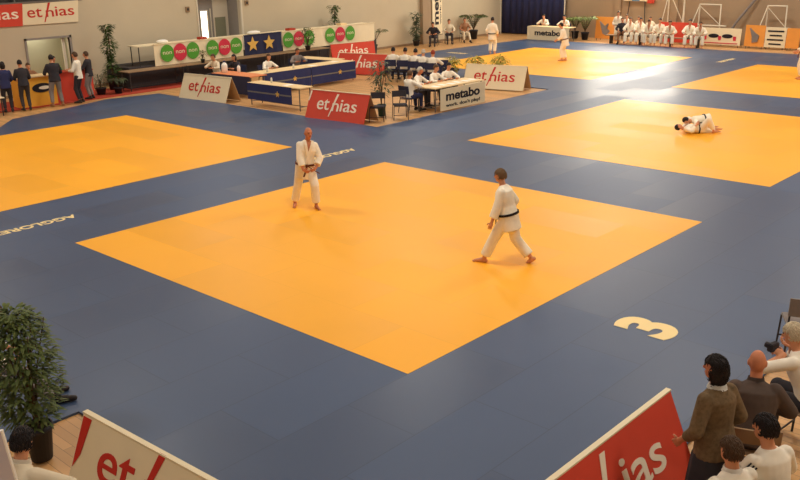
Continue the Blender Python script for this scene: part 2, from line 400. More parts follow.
# ------------------------------------------------------------------ tables
def emblem(parent, loc, rot, s=.14, m=None):
    bm = B(); pts = []
    for i in range(10): r = s if i % 2 == 0 else s*.45; a = PI/2+i*PI/5; pts.append((r*math.cos(a), r*math.sin(a), 0))
    prism(bm, pts, (0, 0, .006)); o = obj('emblem', bm, m or m_emb, parent); o.location = loc; o.rotation_euler = rot; return o
def table(name, label, loc, rz, L, D, H=.74, top=None, legm=None, skirt=None, skz=.22, group=None, emb=False, sk0=None, sk1=None, cat='table'):
    """local x along the length; the skirt hangs on the -y side"""
    t = thing(name, label, cat, loc, rz, group); h = L/2
    bm = B(); box(bm, -h, h, -D/2, D/2, H-.03, H); obj('table_top', bm, top or m_top, t)
    for sx in (-1, 1):
        for sy in (-1, 1):
            bm = B(); x, y = sx*(h-.09), sy*(D/2-.07); tube(bm, (x, y, 0), (x, y, H-.03), .02); obj('leg', bm, legm or m_metal, t)
    bm = B(); tube(bm, (-h+.09, 0, .12), (h-.09, 0, .12), .014); obj('stretcher', bm, legm or m_metal, t)
    for sx in (-1, 1): bm = B(); tube(bm, (sx*(h-.09), -D/2+.07, .12), (sx*(h-.09), D/2-.07, .12), .014); obj('stretcher', bm, legm or m_metal, t)
    if skirt:
        a, b = (-h if sk0 is None else sk0), (h if sk1 is None else sk1)
        bm = B(); n = 24; R = []
        for z in (H-.005, (H+skz)/2, skz):
            R.append([V((a+(b-a)*i/n, -D/2-.014-.008*math.sin(i*1.7)*(H-z), z)) for i in range(n+1)])
        vs = [[bm.verts.new(p) for p in r] for r in R]; vb = [[bm.verts.new(p+Y*.01) for p in r] for r in R]
        for A in (vs, vb):
            for r, q in zip(A, A[1:]):
                for i in range(n): bm.faces.new((r[i], r[i+1], q[i+1], q[i]))
        s = obj('skirt', bm, skirt, t)
        if emb:
            zc = (H+skz)/2
            bm = B(); box(bm, a+.02, b-.02, -D/2-.026, -D/2-.022, zc-.035, zc+.015); obj('stripe', bm, m_stripe, s)
            for k in emb: emblem(s, (k, -D/2-.028, zc), (PI/2, 0, 0), .11)
    return t
table('judge_desk', 'blue skirted desk nearest the mat edge, beside the white board', (-8.4, 3.82, 0), .02, 2.6, .6, .75, skirt=m_bluecl, sk0=-1.3, sk1=.92, emb=[.25], skz=.2)
table('judge_desk', 'blue skirted desk with orange top behind the white folded board', (-11.8, 4.75, 0), .05, 2.15, .8, .75, top=m_orange_t, skirt=m_navy, skz=.1)
table('judge_desk', 'long blue skirted desk, the nearer of two in line', (-11.42, 6.35, 0), PI/2, 2.34, .85, .75, skirt=m_bluecl, skz=.08, emb=[.35])
table('judge_desk', 'long blue skirted desk, the farther of two in line by the red board', (-11.42, 8.72, 0), PI/2, 2.34, .85, .75, skirt=m_bluecl, skz=.08, emb=[.3])
table('judge_desk', 'pale topped desk closing the far end of the blue desk group', (-12.95, 9.75, 0), .1, 2.1, .75, .75, skirt=m_navy, skz=.1)
# tables along the left wall
for i in range(4):
    y = 3.95+i*2.6
    table('trestle_table', ('brown trestle table at the left end of the wall row, by the tall climbing plant', 'brown trestle table under the three left discs of the banner', 'brown trestle table under the navy banner',
          'brown trestle table under the plain right stretch of the disc banner')[i], (-16.15, y, 0), PI/2, 2.56, .7, .74, top=m_wood, legm=m_dmetal, group='trestle tables along the left wall')
bm = B(); box(bm, -18.3, -16.62, 3.2, 16.9, -.03, .74); box(bm, -18.3, -16.62, 3.2, 16.9, .74, .78)
tag(obj('stage_platform', bm, m_dark), 'dark platform behind the trestle tables along the left wall', 'platform')
for i in range(5):
    y = 4.95+i*2.6
    table('raised_table', ('raised pale table at the left end with bare legs', 'raised pale table behind the left disc banner', 'raised pale table behind the navy banner', 'raised pale table behind the middle discs of the long banner',
          'raised pale table behind the last discs of the long banner')[i], (-17.0, y, .78), PI/2, 2.56, .7, .78, top=m_cream, legm=m_dmetal, group='raised tables on the platform')
def banner(label, y0, y1, m, discs, extra=None):
    t = thing('disc_banner', label, 'banner', (-16.58, (y0+y1)/2, .74), PI/2)
    h = (y1-y0)/2
    bm = B(); n = 30; R = []
    for z in (.84, .4, .0): R.append([V((-h+2*h*i/n, .02*math.sin(i*.9)*(.84-z), z)) for i in range(n+1)])
    vs = [[bm.verts.new(p) for p in r] for r in R]; vb = [[bm.verts.new(p+Y*.012) for p in r] for r in R]
    for A in (vs, vb):
        for r, q in zip(A, A[1:]):
            for i in range(n): bm.faces.new((r[i], r[i+1], q[i+1], q[i]))
    box(bm, -h, h, -.02, .05, .82, .85)
    obj('cloth', bm, m, t)
    for (yy, k) in discs:
        bm = B(); x = yy-(y0+y1)/2
        rings(bm, [ring(V((x, -.035, .46)), X, Z, .31, .335, 28), ring(V((x, -.045, .46)), X, Z, .31, .335, 28)])
        d = obj('disc', bm, m_circg if k == 'g' else m_circr, t)
        lettering('non', .2, m_wht, d, (x, -.047, .47), (PI/2, 0, 0), 0, fit=(.40, .11), extrude=.002)
    return t
banner('cream banner with three discs, left of the navy banner, over the trestle tables', 4.35, 8.7, m_wht, [(4.92, 'g'), (5.52, 'r'), (6.13, 'g'), (7.1, 'g'), (7.71, 'r'), (8.31, 'g')])['label'] = 'cream banner with two sets of green and red discs, left of the navy banner'
nb = banner('navy banner with two yellow figures between the cream disc banners', 8.78, 10.84, m_navy, [])
for x in (-.62, .28): emblem(nb, (x, -.05, .44), (PI/2, 0, 0), .33, m_emb)
banner('long cream banner with green and red discs, right of the navy banner', 10.9, 16.75, m_wht, [(11.2, 'g'), (11.82, 'r'), (12.44, 'g'), (13.75, 'g'), (14.4, 'r'), (15.05, 'g')])
for y, w_, mm, lb in ((5.0, .5, m_paper, 'white bag lying on the raised table over the left discs'), (6.9, .3, m_carpet, 'small red box on the raised table by the recess'), (9.6, .7, m_paper, 'white cloth heap on the raised table over the navy banner'),
                      (11.7, .35, m_carpet, 'small red box on the raised table right of the navy banner'), (14.9, .4, m_top, 'pale carton on the raised table over the last discs')):
    bm = B(); ell(bm, (-16.95, y, 1.56+.07), X*.2, Y*w_*.5, Z*.085, 12, 6) if mm is m_paper else box(bm, -17.1, -16.8, y-w_/2, y+w_/2, 1.56, 1.66)
    tag(obj('bag' if mm is m_paper else 'box', bm, mm, smooth=mm is m_paper), lb, 'bag' if mm is m_paper else 'box')

# officials' table with the white front
t = table('officials_table', 'cream officials table with a white lettered front, before the small white board', (-3.85, 7.15, 0), PI/2, 2.5, .85, .76)
bm = B(); box(bm, -1.02, 1.25, -.455, -.43, .02, .70); f = obj('front_panel', bm, m_wht, t)
lettering('metabo', .4, m_ink, f, (.1, -.46, .46), (PI/2, 0, 0), .012, fit=(1.72, .30))
lettering("work. don't play!", .14, m_ink, f, (.1, -.46, .16), (PI/2, 0, 0), .003, fit=(1.75, .14))
for k in range(6):
    bm = B(); a = -1+k*.38; box(bm, a, a+.21, -.28+.05*(k % 2), .02+.05*(k % 2), .762, .768)
    o = obj('paper', bm, m_paper); o.location = (-3.85, 7.15, 0); o.rotation_euler = (0, 0, PI/2)
    tag(o, 'sheet of white paper lying on the cream officials table', 'paper', 'papers on the officials table')
table('officials_table', 'dark skirted officials table far behind, before the row of seated backs', (-9.4, 11.85, 0), math.atan2(.55, 1), 2.6, .7, .74, skirt=m_navy)
# far officials' table by the curtain
t = table('officials_table', 'white fronted officials table before the dark blue curtain', (-13.3, 27.35, 0), 0, 2.7, .7, .74)
bm = B(); box(bm, -1.35, 1.35, -.375, -.355, .02, .74); f = obj('front_panel', bm, m_wht, t)
lettering('metabo', .4, m_ink, f, (0, -.38, .42), (PI/2, 0, 0), .012, fit=(1.7, .3))

# ------------------------------------------------------------------ bottles and cups
def bottle(loc, label, h=.24, r=.035, m=None, group=None):
    t = thing('bottle', label, 'bottle', loc, 0, group)
    bm = B(); lathe(bm, [(r, 0), (r, h*.62), (r*.8, h*.74), (r*.35, h*.85), (r*.35, h*.9)], n=12); obj('body', bm, m or m_bottle, t, True)
    bm = B(); lathe(bm, [(r*.42, h*.9), (r*.42, h)], n=10); obj('cap', bm, m_bluecl, t, True)
bottle((-11.2, 5.6, .75), 'clear bottle at the near end of the long blue desk')
bottle((-11.25, 6.9, .75), 'clear bottle before the official in the pale shirt on the long desk', .2)
bottle((-12.55, 4.7, .75), 'white jug standing on the left of the orange desk', .42, .11, m_paper)
bottle((-12.1, 5.0, .75), 'white flask on the orange desk between two officials', .3, .06, m_paper)
bottle((-8.9, 3.9, .75), 'clear bottle on the blue desk nearest the mat edge', .2)
for x, y, lb in ((-11.3, 7.9, 'open sheet of paper on the long blue desk'), (-11.5, 9.2, 'white list of names on the farther long desk'), (-8.0, 3.85, 'sheet of paper on the blue desk nearest the mat')):
    bm = B(); box(bm, x-.12, x+.12, y-.18, y+.18, .751, .757); tag(obj('paper', bm, m_paper), lb, 'paper')

# ------------------------------------------------------------------ chairs
def chair(loc, face, label, mseat=None, group=None, legm=None, mback=None, tall=.82, bz=.58):
    """face: world direction the sitter looks"""
    t = thing('chair', label, 'chair', loc, math.atan2(-face[0], face[1]), group)
    ms = mseat or m_black; lm = legm or m_dmetal
    bm = B(); box(bm, -.21, .21, -.2, .22, .425, .455); bmesh.ops.bevel(bm, geom=bm.edges[:], offset=.012, segments=2, affect='EDGES'); obj('seat', bm, ms, t, True)
    bm = B(); n = 8; R = []
    for i in range(n+1):
        x = -.22+.44*i/n; y = -.23-.03*(1-(x/.22)**2); R.append([V((x, y, bz)), V((x, y+.025, bz)), V((x, y-.015, tall)), V((x, y-.04, tall))])
    rings(bm, R); obj('backrest', bm, mback or ms, t)
    for sx in (-1, 1):
        bm = B(); tube(bm, (sx*.2, .2, .425), (sx*.22, .23, 0), .012); obj('leg', bm, lm, t)
        bm = B(); path(bm, [(sx*.22, -.27, 0), (sx*.2, -.2, .43), (sx*.2, -.245, tall-.02)], .012); obj('leg', bm, lm, t)
    for p0, p1 in (((-.2, .2, .41), (.2, .2, .41)), ((-.2, -.2, .41), (.2, -.2, .41)), ((-.21, .215, .15), (.21, .215, .15))): bm = B(); tube(bm, p0, p1, .01); obj('stretcher', bm, lm, t)
    return t
cam_dir = (.68, -.73)
chair((-3.95, 3.85, 0), (.6, -.8), 'black padded chair beside the red board, left of the potted plant', bz=.64)
chair((-3.62, 4.5, 0), (.75, -.66), 'black padded chair right of the potted plant near the mat edge', bz=.64)
chair((-5.9, 9.55, 0), (.7, -.7), 'dark chair standing empty before the small white board')
chair((11.3, -4.5, 0), (-.5, .86), 'empty grey chair by the mat edge beyond the man filming', mseat=m_grey, mback=m_grey)

# ------------------------------------------------------------------ plants
def leaf(bm, p, d, L, W, droop=.3, n=3):
    d = V(d).normalized(); side = d.cross(Z)
    side = side.normalized() if side.length > 1e-3 else X.copy()
    prev = None
    for i in range(n+1):
        t = i/n; c = V(p)+d*(L*t)-Z*(droop*L*t*t); w = W*(math.sin(PI*min(.97, t*.9+.08)))
        a, b = bm.verts.new(c+side*w*.5+Z*.0), bm.verts.new(c-side*w*.5)
        if prev: bm.faces.new((prev[0], prev[1], b, a))
        prev = (a, b)
def pot(t, r, h, m=None):
    bm = B(); lathe(bm, [(r*.72, 0), (r*.95, h*.85), (r*1.04, h*.85), (r*1.04, h), (r*.9, h), (r*.88, h*.92)], n=20); obj('pot', bm, m or m_pot, t, True)
    bm = B(); lathe(bm, [(r*.87, h*.86), (r*.87, h*.93)], n=16); obj('soil', bm, m_soil, t)
def plant(loc, label, H, spread, kind='bush', pr=.16, ph=.28, m=None, name='potted_plant', n=None, mp=None, z0=None, seed=0, ls=1., lean=(0, 0)):
    rnd = random.Random(seed+int(abs(loc[0])*100))
    t = thing(name, label, 'plant', loc); pot(t, pr, ph, mp); m = m or m_leaf
    st = B(); fo = B(); z0 = ph if z0 is None else z0
    if kind == 'bush':
        k = n or 420; nb = 7; tips = []
        for i in range(nb):
            a = 2*PI*i/nb+rnd.random(); r = spread*(.35+.5*rnd.random())
            pts = [V((0, 0, ph*.9)), V((.25*r*math.cos(a), .25*r*math.sin(a), ph+(H-ph)*.4)), V((r*math.cos(a), r*math.sin(a), ph+(H-ph)*(.75+.2*rnd.random())))]
            path(st, pts, [.014, .010, .004], 6); tips.append(pts)
        for i in range(k):
            u = rnd.random(); zz = z0+(H-z0)*(u**.8); prof = math.sin(PI*min(1, .12+.80*(zz-z0)/(H-z0)))**.7
            a = 2*PI*rnd.random(); r = spread*prof*math.sqrt(rnd.random())
            q_ = min(1, (zz-ph)/.4); leaf(fo, (r*math.cos(a)+lean[0]*q_, r*math.sin(a)+lean[1]*q_, zz), (math.cos(a+rnd.uniform(-.8, .8)), math.sin(a+rnd.uniform(-.8, .8)), rnd.uniform(-.5, .8)), rnd.uniform(.10, .19)*max(.6, H/1.6)*ls, rnd.uniform(.035, .07)*max(.7, H/1.6)*ls, .35)
    elif kind == 'column':
        path(st, [(0, 0, ph*.9), (.02, 0, H*.5), (0, .02, H*.95)], [.03, .025, .012], 8)
        for i in range(n or 380):
            zz = z0+(H-z0)*rnd.random(); bump = .6+.4*math.sin(zz*7+loc[1]); a = 2*PI*rnd.random(); r = spread*bump*math.sqrt(rnd.random())
            leaf(fo, (r*math.cos(a), r*math.sin(a), zz), (math.cos(a), math.sin(a), rnd.uniform(-.3, .7)), rnd.uniform(.12, .2)*ls, rnd.uniform(.06, .1)*ls, .4)
    else:  # palm: arching fronds of narrow leaflets
        for i in range(n or 14):
            a = 2*PI*i/(n or 14)+rnd.uniform(-.3, .3); R = spread*rnd.uniform(.7, 1.05); up = H-ph; P = []
            for j in range(8):
                q = j/7; P.append(V((R*q*math.cos(a), R*q*math.sin(a), ph+up*(rnd.uniform(.95, 1.0))*math.sin(PI*.62*q)*rnd.uniform(.98, 1.02))))
            path(st, P, [.008]*7+[.003], 5)
            for j in range(2, 8):
                d = (P[j]-P[j-1]).normalized(); sd = d.cross(Z).normalized()
                for s_ in (-1, 1):
                    for e in (0, .5): leaf(fo, P[j-1].lerp(P[j], e), d*.7+sd*s_, .16+.10*math.sin(PI*j/8), .03, .4)
    obj('stem', st, m_stem, t); obj('foliage', fo, m, t)
    return t
plant((6.42, -11.78, 0), 'large leafy green potted plant in the foreground at the left, on the bare floor', 1.62, .37, 'bush', .145, .38, n=2100, z0=.42, seed=3, ls=.62, lean=(-.05, -.05), m=m_leaf4)
plant((-17.05, 2.72, 0), 'tall climbing green plant standing at the left wall by the trestle tables', 2.45, .3, 'column', .22, .4, m=m_leaf, n=800, seed=1)
plant((-16.3, 1.75, 0), 'low dark leafy plant left of the tall climbing plant', .75, .34, 'bush', .2, .25, m=m_leaf3, n=200)
plant((-15.98, 2.28, 0), 'small dark potted fern at the foot of the tall climbing plant', .55, .3, 'palm', .16, .22, m=m_leaf3, n=10)
plant((-17.65, 15.1, .78), 'green column plant behind the long disc banner', 1.66, .3, 'column', .16, .3, n=420)
plant((-17.5, 17.6, 0), 'spiky plant at the right end of the disc banner, by the wall', 1.15, .8, 'palm', .2, .4, n=11)
plant((-17.95, 21.35, 0), 'slim grey green tree in a pot against the wall left of the pillar', 1.75, .34, 'column', .2, .3, m=m_leaf3, n=560)
plant((-17.6, 25.9, 0), 'bushy palm in a dark pot by the blue curtain, right of the seated spectators', 1.35, .8, 'palm', .25, .5, n=30)
plant((-15.85, 11.72, .74), 'dark green plant standing on the trestle table before the disc banner', 1.0, .34, 'bush', .13, .2, n=420)
plant((-15.95, 6.15, .74), 'small light green plant on the trestle table under the third disc', .5, .18, 'bush', .09, .15, m=m_leaf2, n=90)
plant((-4.45, 4.55, 0), 'slender plant with drooping leaves between the two black chairs', 1.7, .34, 'bush', .14, .36, m=m_leaf3, n=260, z0=.62, mp=mat('teal_pot', (44, 76, 78), .5, .05))
for i, (x, y, sp, h, lb) in enumerate(((-11.9, 28.55, .75, 1.25, 'green palm behind the white judoka, left of two by the orange banner'), (-12.75, 28.9, .6, 1.15, 'green palm beside the curtain end behind the far officials table'),)):
    plant((x, y, 0), lb, h, sp, 'palm', .22, .4, n=30, m=m_leaf2)
for i, (x, y, lb) in enumerate(((-8.25, 12.55, 'yellow green shrub behind the officials, left of three in a row'), (-7.55, 13.2, 'yellow green shrub in the middle of the row behind the officials'), (-6.85, 13.9, 'yellow green shrub next to the small white board'))):
    plant((x, y, 0), lb, 0.8, .42, 'bush', .15, .25, m=mat('yellow_leaf', (176, 160, 66), .6, .2, 7), n=240, seed=i, ls=1.9)

# ------------------------------------------------------------------ booth by the left wall
t = thing('ticket_counter', 'yellow counter with a dark oval emblem, left of the red counter', 'counter', (-15.95, -.98, 0))
bm = B(); box(bm, -.3, .25, -.62, .72, -.03, .98); obj('body', bm, m_yelb, t)
bm = B(); box(bm, -.33, .3, -.64, .74, .98, 1.02); obj('counter_top', bm, m_top, t)
bm = B(); rings(bm, [ring(V((.251, .2, .6)), Y, Z, .36, .16, 24), ring(V((.262, .2, .6)), Y, Z, .36, .16, 24)]); e = obj('emblem', bm, m_ink, t)
bm = B(); rings(bm, [ring(V((.263, .28, .6)), Y, Z, .2, .06, 24), ring(V((.27, .28, .6)), Y, Z, .2, .06, 24)]); obj('emblem_white', bm, m_whtl, e)  # white oval printed as part of the emblem
t = thing('ticket_counter', 'red counter to the right of the yellow counter', 'counter', (-16.15, .55, 0))
bm = B(); box(bm, -.3, .25, -.75, .72, -.03, .98); obj('body', bm, m_red, t)
bm = B(); box(bm, -.33, .3, -.75, .74, .98, 1.02); obj('counter_top', bm, m_carpet, t)
table('side_table', 'small cream topped table at the left edge beside the yellow counter', (-14.9, -3.1, 0), PI/2, 1.0, .6, .6, top=m_cream, legm=m_dmetal)
# wall banner with two panels
t = thing('wall_banner', 'red and cream lettered banner hung high on the left wall', 'banner', (XW+.02, 0, 2.55))
for nm, y0, y1, mm, ml in (('red_panel', -3.0, .14, m_red, m_whtl), ('cream_panel', .14, 2.34, m_wht, m_redl)):
    bm = B(); prism(bm, [(0, y0, 0), (0, y1, -0.02), (0, y1+.1, .78), (0, y0+(.1 if y0 > -2 else 0), .74)], (.03, 0, 0)); p = obj(nm, bm, mm, t)
    c = (y0+y1)/2+.05 if y0 > -2 else -.9
    ethias(p, 1.85, .78, ml, M.Translation((.032, c, .38)) @ M.Rotation(PI/2, 4, 'Z') @ M.Rotation(PI/2, 4, 'X'))
# vertical banner
t = thing('hanging_banner', 'tall white vertical banner with black lettering against the pillar', 'banner', (XW+.26, 23.45, 0))
bm = B(); box(bm, -.012, .012, -.42, .42, .4, 4.6); obj('cloth', bm, m_wht, t)
bm = B(); tube(bm, (0, -.46, 4.6), (0, .46, 4.6), .02); tube(bm, (0, -.46, .4), (0, .46, .4), .02); tube(bm, (0, 0, -.03), (0, 0, .4), .02); box(bm, -.2, .2, -.25, .25, -.03, .0); obj('stand', bm, m_dmetal, t)
RV = (M.Rotation(PI/2, 3, 'Z') @ M.Rotation(PI/2, 3, 'X') @ M.Rotation(PI/2, 3, 'Z')).to_euler()
lettering('metabo', .5, m_ink, t, (.014, -.1, 2.45), RV, .015, fit=(3.0, .46))
lettering("work. don't play!", .2, m_ink, t, (.014, .28, 2.45), RV, .004, fit=(3.0, .16))
for y, z, lb in ((7.36, 2.7, 'small dark alarm box on the wall left of the tall recess'), (10.52, 2.8, 'small dark alarm box on the wall right of the tall recess')):
    t = thing('alarm_box', lb, 'alarm box', (XW, y, z)); bm = B(); box(bm, 0, .06, -.09, .09, -.11, .11); obj('case', bm, m_wood, t)
    bm = B(); box(bm, .06, .068, -.05, .05, -.05, .05); obj('panel', bm, m_dwin, t)

# ------------------------------------------------------------------ far wall
t = thing('stage_curtain', 'dark blue curtain covering the far corner of the hall', 'curtain', (-16.5, YW-.25, 0))
bm = B(); n = 80; vs = []
for z in (.02, 4.2): vs.append([bm.verts.new((-1.95+4.45*i/n, .05*math.sin(i*.8)+.02*math.sin(i*2.1), z)) for i in range(n+1)])
for i in range(n): bm.faces.new((vs[0][i], vs[0][i+1], vs[1][i+1], vs[1][i]))
r = bmesh.ops.extrude_face_region(bm, geom=bm.faces[:])
for v in r['geom']:
    if isinstance(v, bmesh.types.BMVert): v.co.y += .015
obj('cloth', bm, m_curtain, t, True)
bm = B(); tube(bm, (-1.98, 0, 4.22), (2.5, 0, 4.22), .03); tube(bm, (-1.99, -.08, -.03), (-1.99, -.08, 4.25), .035); tube(bm, (2.52, -.08, -.03), (2.52, -.08, 4.25), .035); obj('rail', bm, m_wmetal, t)
def board(label, x0, x1, m, H=1.0, y=28.75, z0=.08):
    t = thing('advert_board', label, 'sign', ((x0+x1)/2, y, 0)); h = (x1-x0)/2
    bm = B(); prism(bm, [(-h, 0, z0), (h, 0, z0), (h, .1, z0+H), (-h, .1, z0+H)], (0, .03, 0)); obj('panel', bm, m, t)
    bm = B()
    for s_ in (-1, 1): tube(bm, (s_*(h-.1), .13, z0+H*.8), (s_*(h-.1), .45, -.03), .015); tube(bm, (s_*(h-.1), .02, -.03), (s_*(h-.1), .06, z0+.2), .015)
    obj('strut', bm, m_dmetal, t); return t
def bar(t, x0, x1, z0, z1, m, nm='lettering'):
    bm = B(); box(bm, x0, x1, -.012+.1*(z0-.08), .02+.1*(z0-.08), z0, z1); return obj(nm, bm, m, t)
t = board('orange board with a dark emblem, left of the seated row of judoka', -11.4, -10.2, m_oran, 1.15)
bm = B(); pts = [(-.12, -.02, .35), (.1, -.02, .25), (.3, -.02, .5), (.12, -.02, .62), (.2, -.02, .9), (-.02, -.02, .75), (-.32, -.02, 1.0), (-.2, -.02, .6)]; prism(bm, pts, (0, .1, 0)); obj('emblem', bm, m_grey, t)
t = board('red board behind the seated judoka, right of the orange board', -7.6, -5.6, m_red, 1.0)
t = board('cream board with two dark ovals on the far right', -5.35, -3.3, m_wht, .8)
for x in (-.35, .35):
    bm = B(); rings(bm, [ring(V((x, .03, .5)), X, Z, .27, .10, 20), ring(V((x, .10, .5)), X, Z, .27, .10, 20)]); obj('oval', bm, m_ink, t)
for x in (-.85, -.1, .66): bar(t, x, x+.14, .3, .5, m_circr, 'red_mark')
bar(t, -.85, .9, .14, .18, m_circr, 'red_mark')
t = board('orange board with a grey emblem between the two cream boards', -3.1, -2.14, m_oran, 1.0)
bm = B(); pts = [(-.1, -.02, .25), (.16, -.02, .3), (.22, -.02, .6), (.05, -.02, .7), (-.25, -.02, .95), (-.12, -.02, .55)]; prism(bm, pts, (0, .12, 0)); obj('emblem', bm, m_grey, t)
t = board('cream board with four lines of dark lettering', -2.12, -1.14, m_wht, .92)
for k in range(4): bar(t, -.38+.1*(k % 2), .38-.08*(k % 2), .8-.2*k, .87-.2*k, m_ink)
t = board('plain orange board at the far right end of the row', -1.12, -.5, m_oran, .92)
def goal(x0, x1, label, zt=1.95, ext=1.9):
    t = thing('goal_frame', label, 'goal', ((x0+x1)/2, 29.6, 0)); h = (x1-x0)/2
    for s_ in (-1, 1):
        bm = B(); tube(bm, (s_*h, 0, -.03), (s_*h*.96, 0, zt), .035); obj('post', bm, m_wmetal, t)
        bm = B(); path(bm, [(s_*h*.96, 0, zt), (s_*h*1.3, -.45, .9), (s_*h*1.3, -.5, -.03)], .025); obj('stay', bm, m_wmetal, t)
    bm = B(); tube(bm, (-h, 0, zt), (h, 0, zt), .035); obj('crossbar', bm, m_wmetal, t)
    bm = B(); tube(bm, (-h*.9, 0, zt-.1), (h*.9, 0, 1.0), .02); obj('brace', bm, m_wmetal, t)
    bm = B(); tube(bm, (-h*1.3, -.45, .95), (h*ext, -.45, .95), .04); obj('lower_bar', bm, m_wmetal, t)
goal(-5.9, -4.75, 'white metal goal frame behind the cream board with ovals')
goal(-2.45, -1.5, 'white metal goal frame behind the board with four text lines')
goal(-7.6, -6.7, 'white metal goal frame behind the red board and seated judoka', 2.6, 1.3)
bm = B(); path(bm, [(-4.6, 29.5, -.03), (-3.9, 29.7, 1.2), (-2.9, 29.9, 2.6)], .06); tag(obj('padded_pole', bm, m_grey), 'dark slanting pole against the far wall between two goal frames', 'pole')
t = thing('scoreboard', 'white scoreboard with blue and red fields high on the far wall', 'scoreboard', (-9.5, YW-.12, 1.93))
bm = B(); box(bm, -.85, .55, -.05, .1, .1, .75); obj('case', bm, m_wht, t)
bm = B(); box(bm, -.35, .1, -.06, -.05, .1, .6); obj('blue_field', bm, mat('pale_blue_panel', (110, 150, 180), .5, 0), t)
bm = B(); box(bm, .56, .9, -.05, .1, 0, .75); obj('red_field', bm, m_red, t)
bm = B(); tube(bm, (-.5, 0, .1), (-.7, -.1, -1.96), .025); tube(bm, (.4, 0, .1), (.5, -.1, -1.96), .025); obj('stand', bm, m_dmetal, t)
t = thing('bench', 'long low bench under the seated row of judoka', 'bench', (-7.2, 27.75, 0))
bm = B(); box(bm, -2.9, 2.5, -.17, .17, .38, .42); obj('plank', bm, m_wood, t)
for x in (-2.6, -.9, .8, 2.2):
    bm = B(); box(bm, x-.03, x+.03, -.15, .15, -.03, .38); obj('leg', bm, m_dmetal, t)
# ------------------------------------------------------------------ people
def ik(a, c, l1, l2, hint):
    a, c = V(a), V(c); d = c-a; L = min(d.length, (l1+l2)*.999); u = d.normalized(); c = a+u*L
    x = (l1*l1-l2*l2+L*L)/(2*L); h = math.sqrt(max(0, l1*l1-x*x)); w = V(hint)-u*V(hint).dot(u)
    w = w.normalized() if w.length > 1e-4 else perp(u)[0]
    return a+u*x+w*h, c
STAND = dict(hip=(0, 0, .93), sh=(0, .0, 1.42), aR=(.11, 0, .08), aL=(-.11, 0, .08), kR=(.1, 1, 0), kL=(-.1, 1, 0),
             wR=(.26, .06, .90), wL=(-.26, .06, .90), eR=(.5, -1, 0), eL=(-.5, -1, 0), hem=.10)
SIT = dict(hip=(0, -.02, .53), sh=(0, .02, 1.01), aR=(.12, .42, .08), aL=(-.12, .42, .08), kR=(.1, .6, 1), kL=(-.1, .6, 1),
           wR=(.16, .34, .66), wL=(-.16, .34, .66), eR=(1, -.5, -.3), eL=(-1, -.5, -.3), hem=.06)
DESK = dict(SIT, wR=(.17, .42, .80), wL=(-.15, .44, .80), sh=(0, .10, 1.0))
def P_(base, **k): return dict(base, **k)
def hand(bm, w, d, th, s, right, curl=.5, n=6):
    d = d.normalized(); side = th-d*th.dot(d); side = side.normalized() if side.length > 1e-3 else perp(d)[0]
    nn = side.cross(d) if right else d.cross(side)
    for k, (o, L) in enumerate(((.030, .072), (.010, .082), (-.010, .076), (-.029, .058))):
        p = w+(d*.088+side*o)*s; a = curl*(.8+.12*k)
        d1 = d*math.cos(a*.6)+nn*math.sin(a*.6); d2 = d*math.cos(a*1.5)+nn*math.sin(a*1.5); d3 = d*math.cos(a*2.3)+nn*math.sin(a*2.3)
        p1 = p+d1*L*.45*s; p2 = p1+d2*L*.32*s; p3 = p2+d3*L*.26*s
        path(bm, [p-d*.02*s, p, p1, p2, p3], [.0095*s, .0095*s, .009*s, .008*s, .005*s], n)
    p = w+(d*.03+side*.03)*s; q = p+(d*.6+side*.65+nn*.25)*.045*s; r = q+(d*.85+side*.2+nn*.4)*.035*s
    path(bm, [p-side*.015*s, p, q, r], [.013*s, .012*s, .0105*s, .007*s], n)
    return nn, side
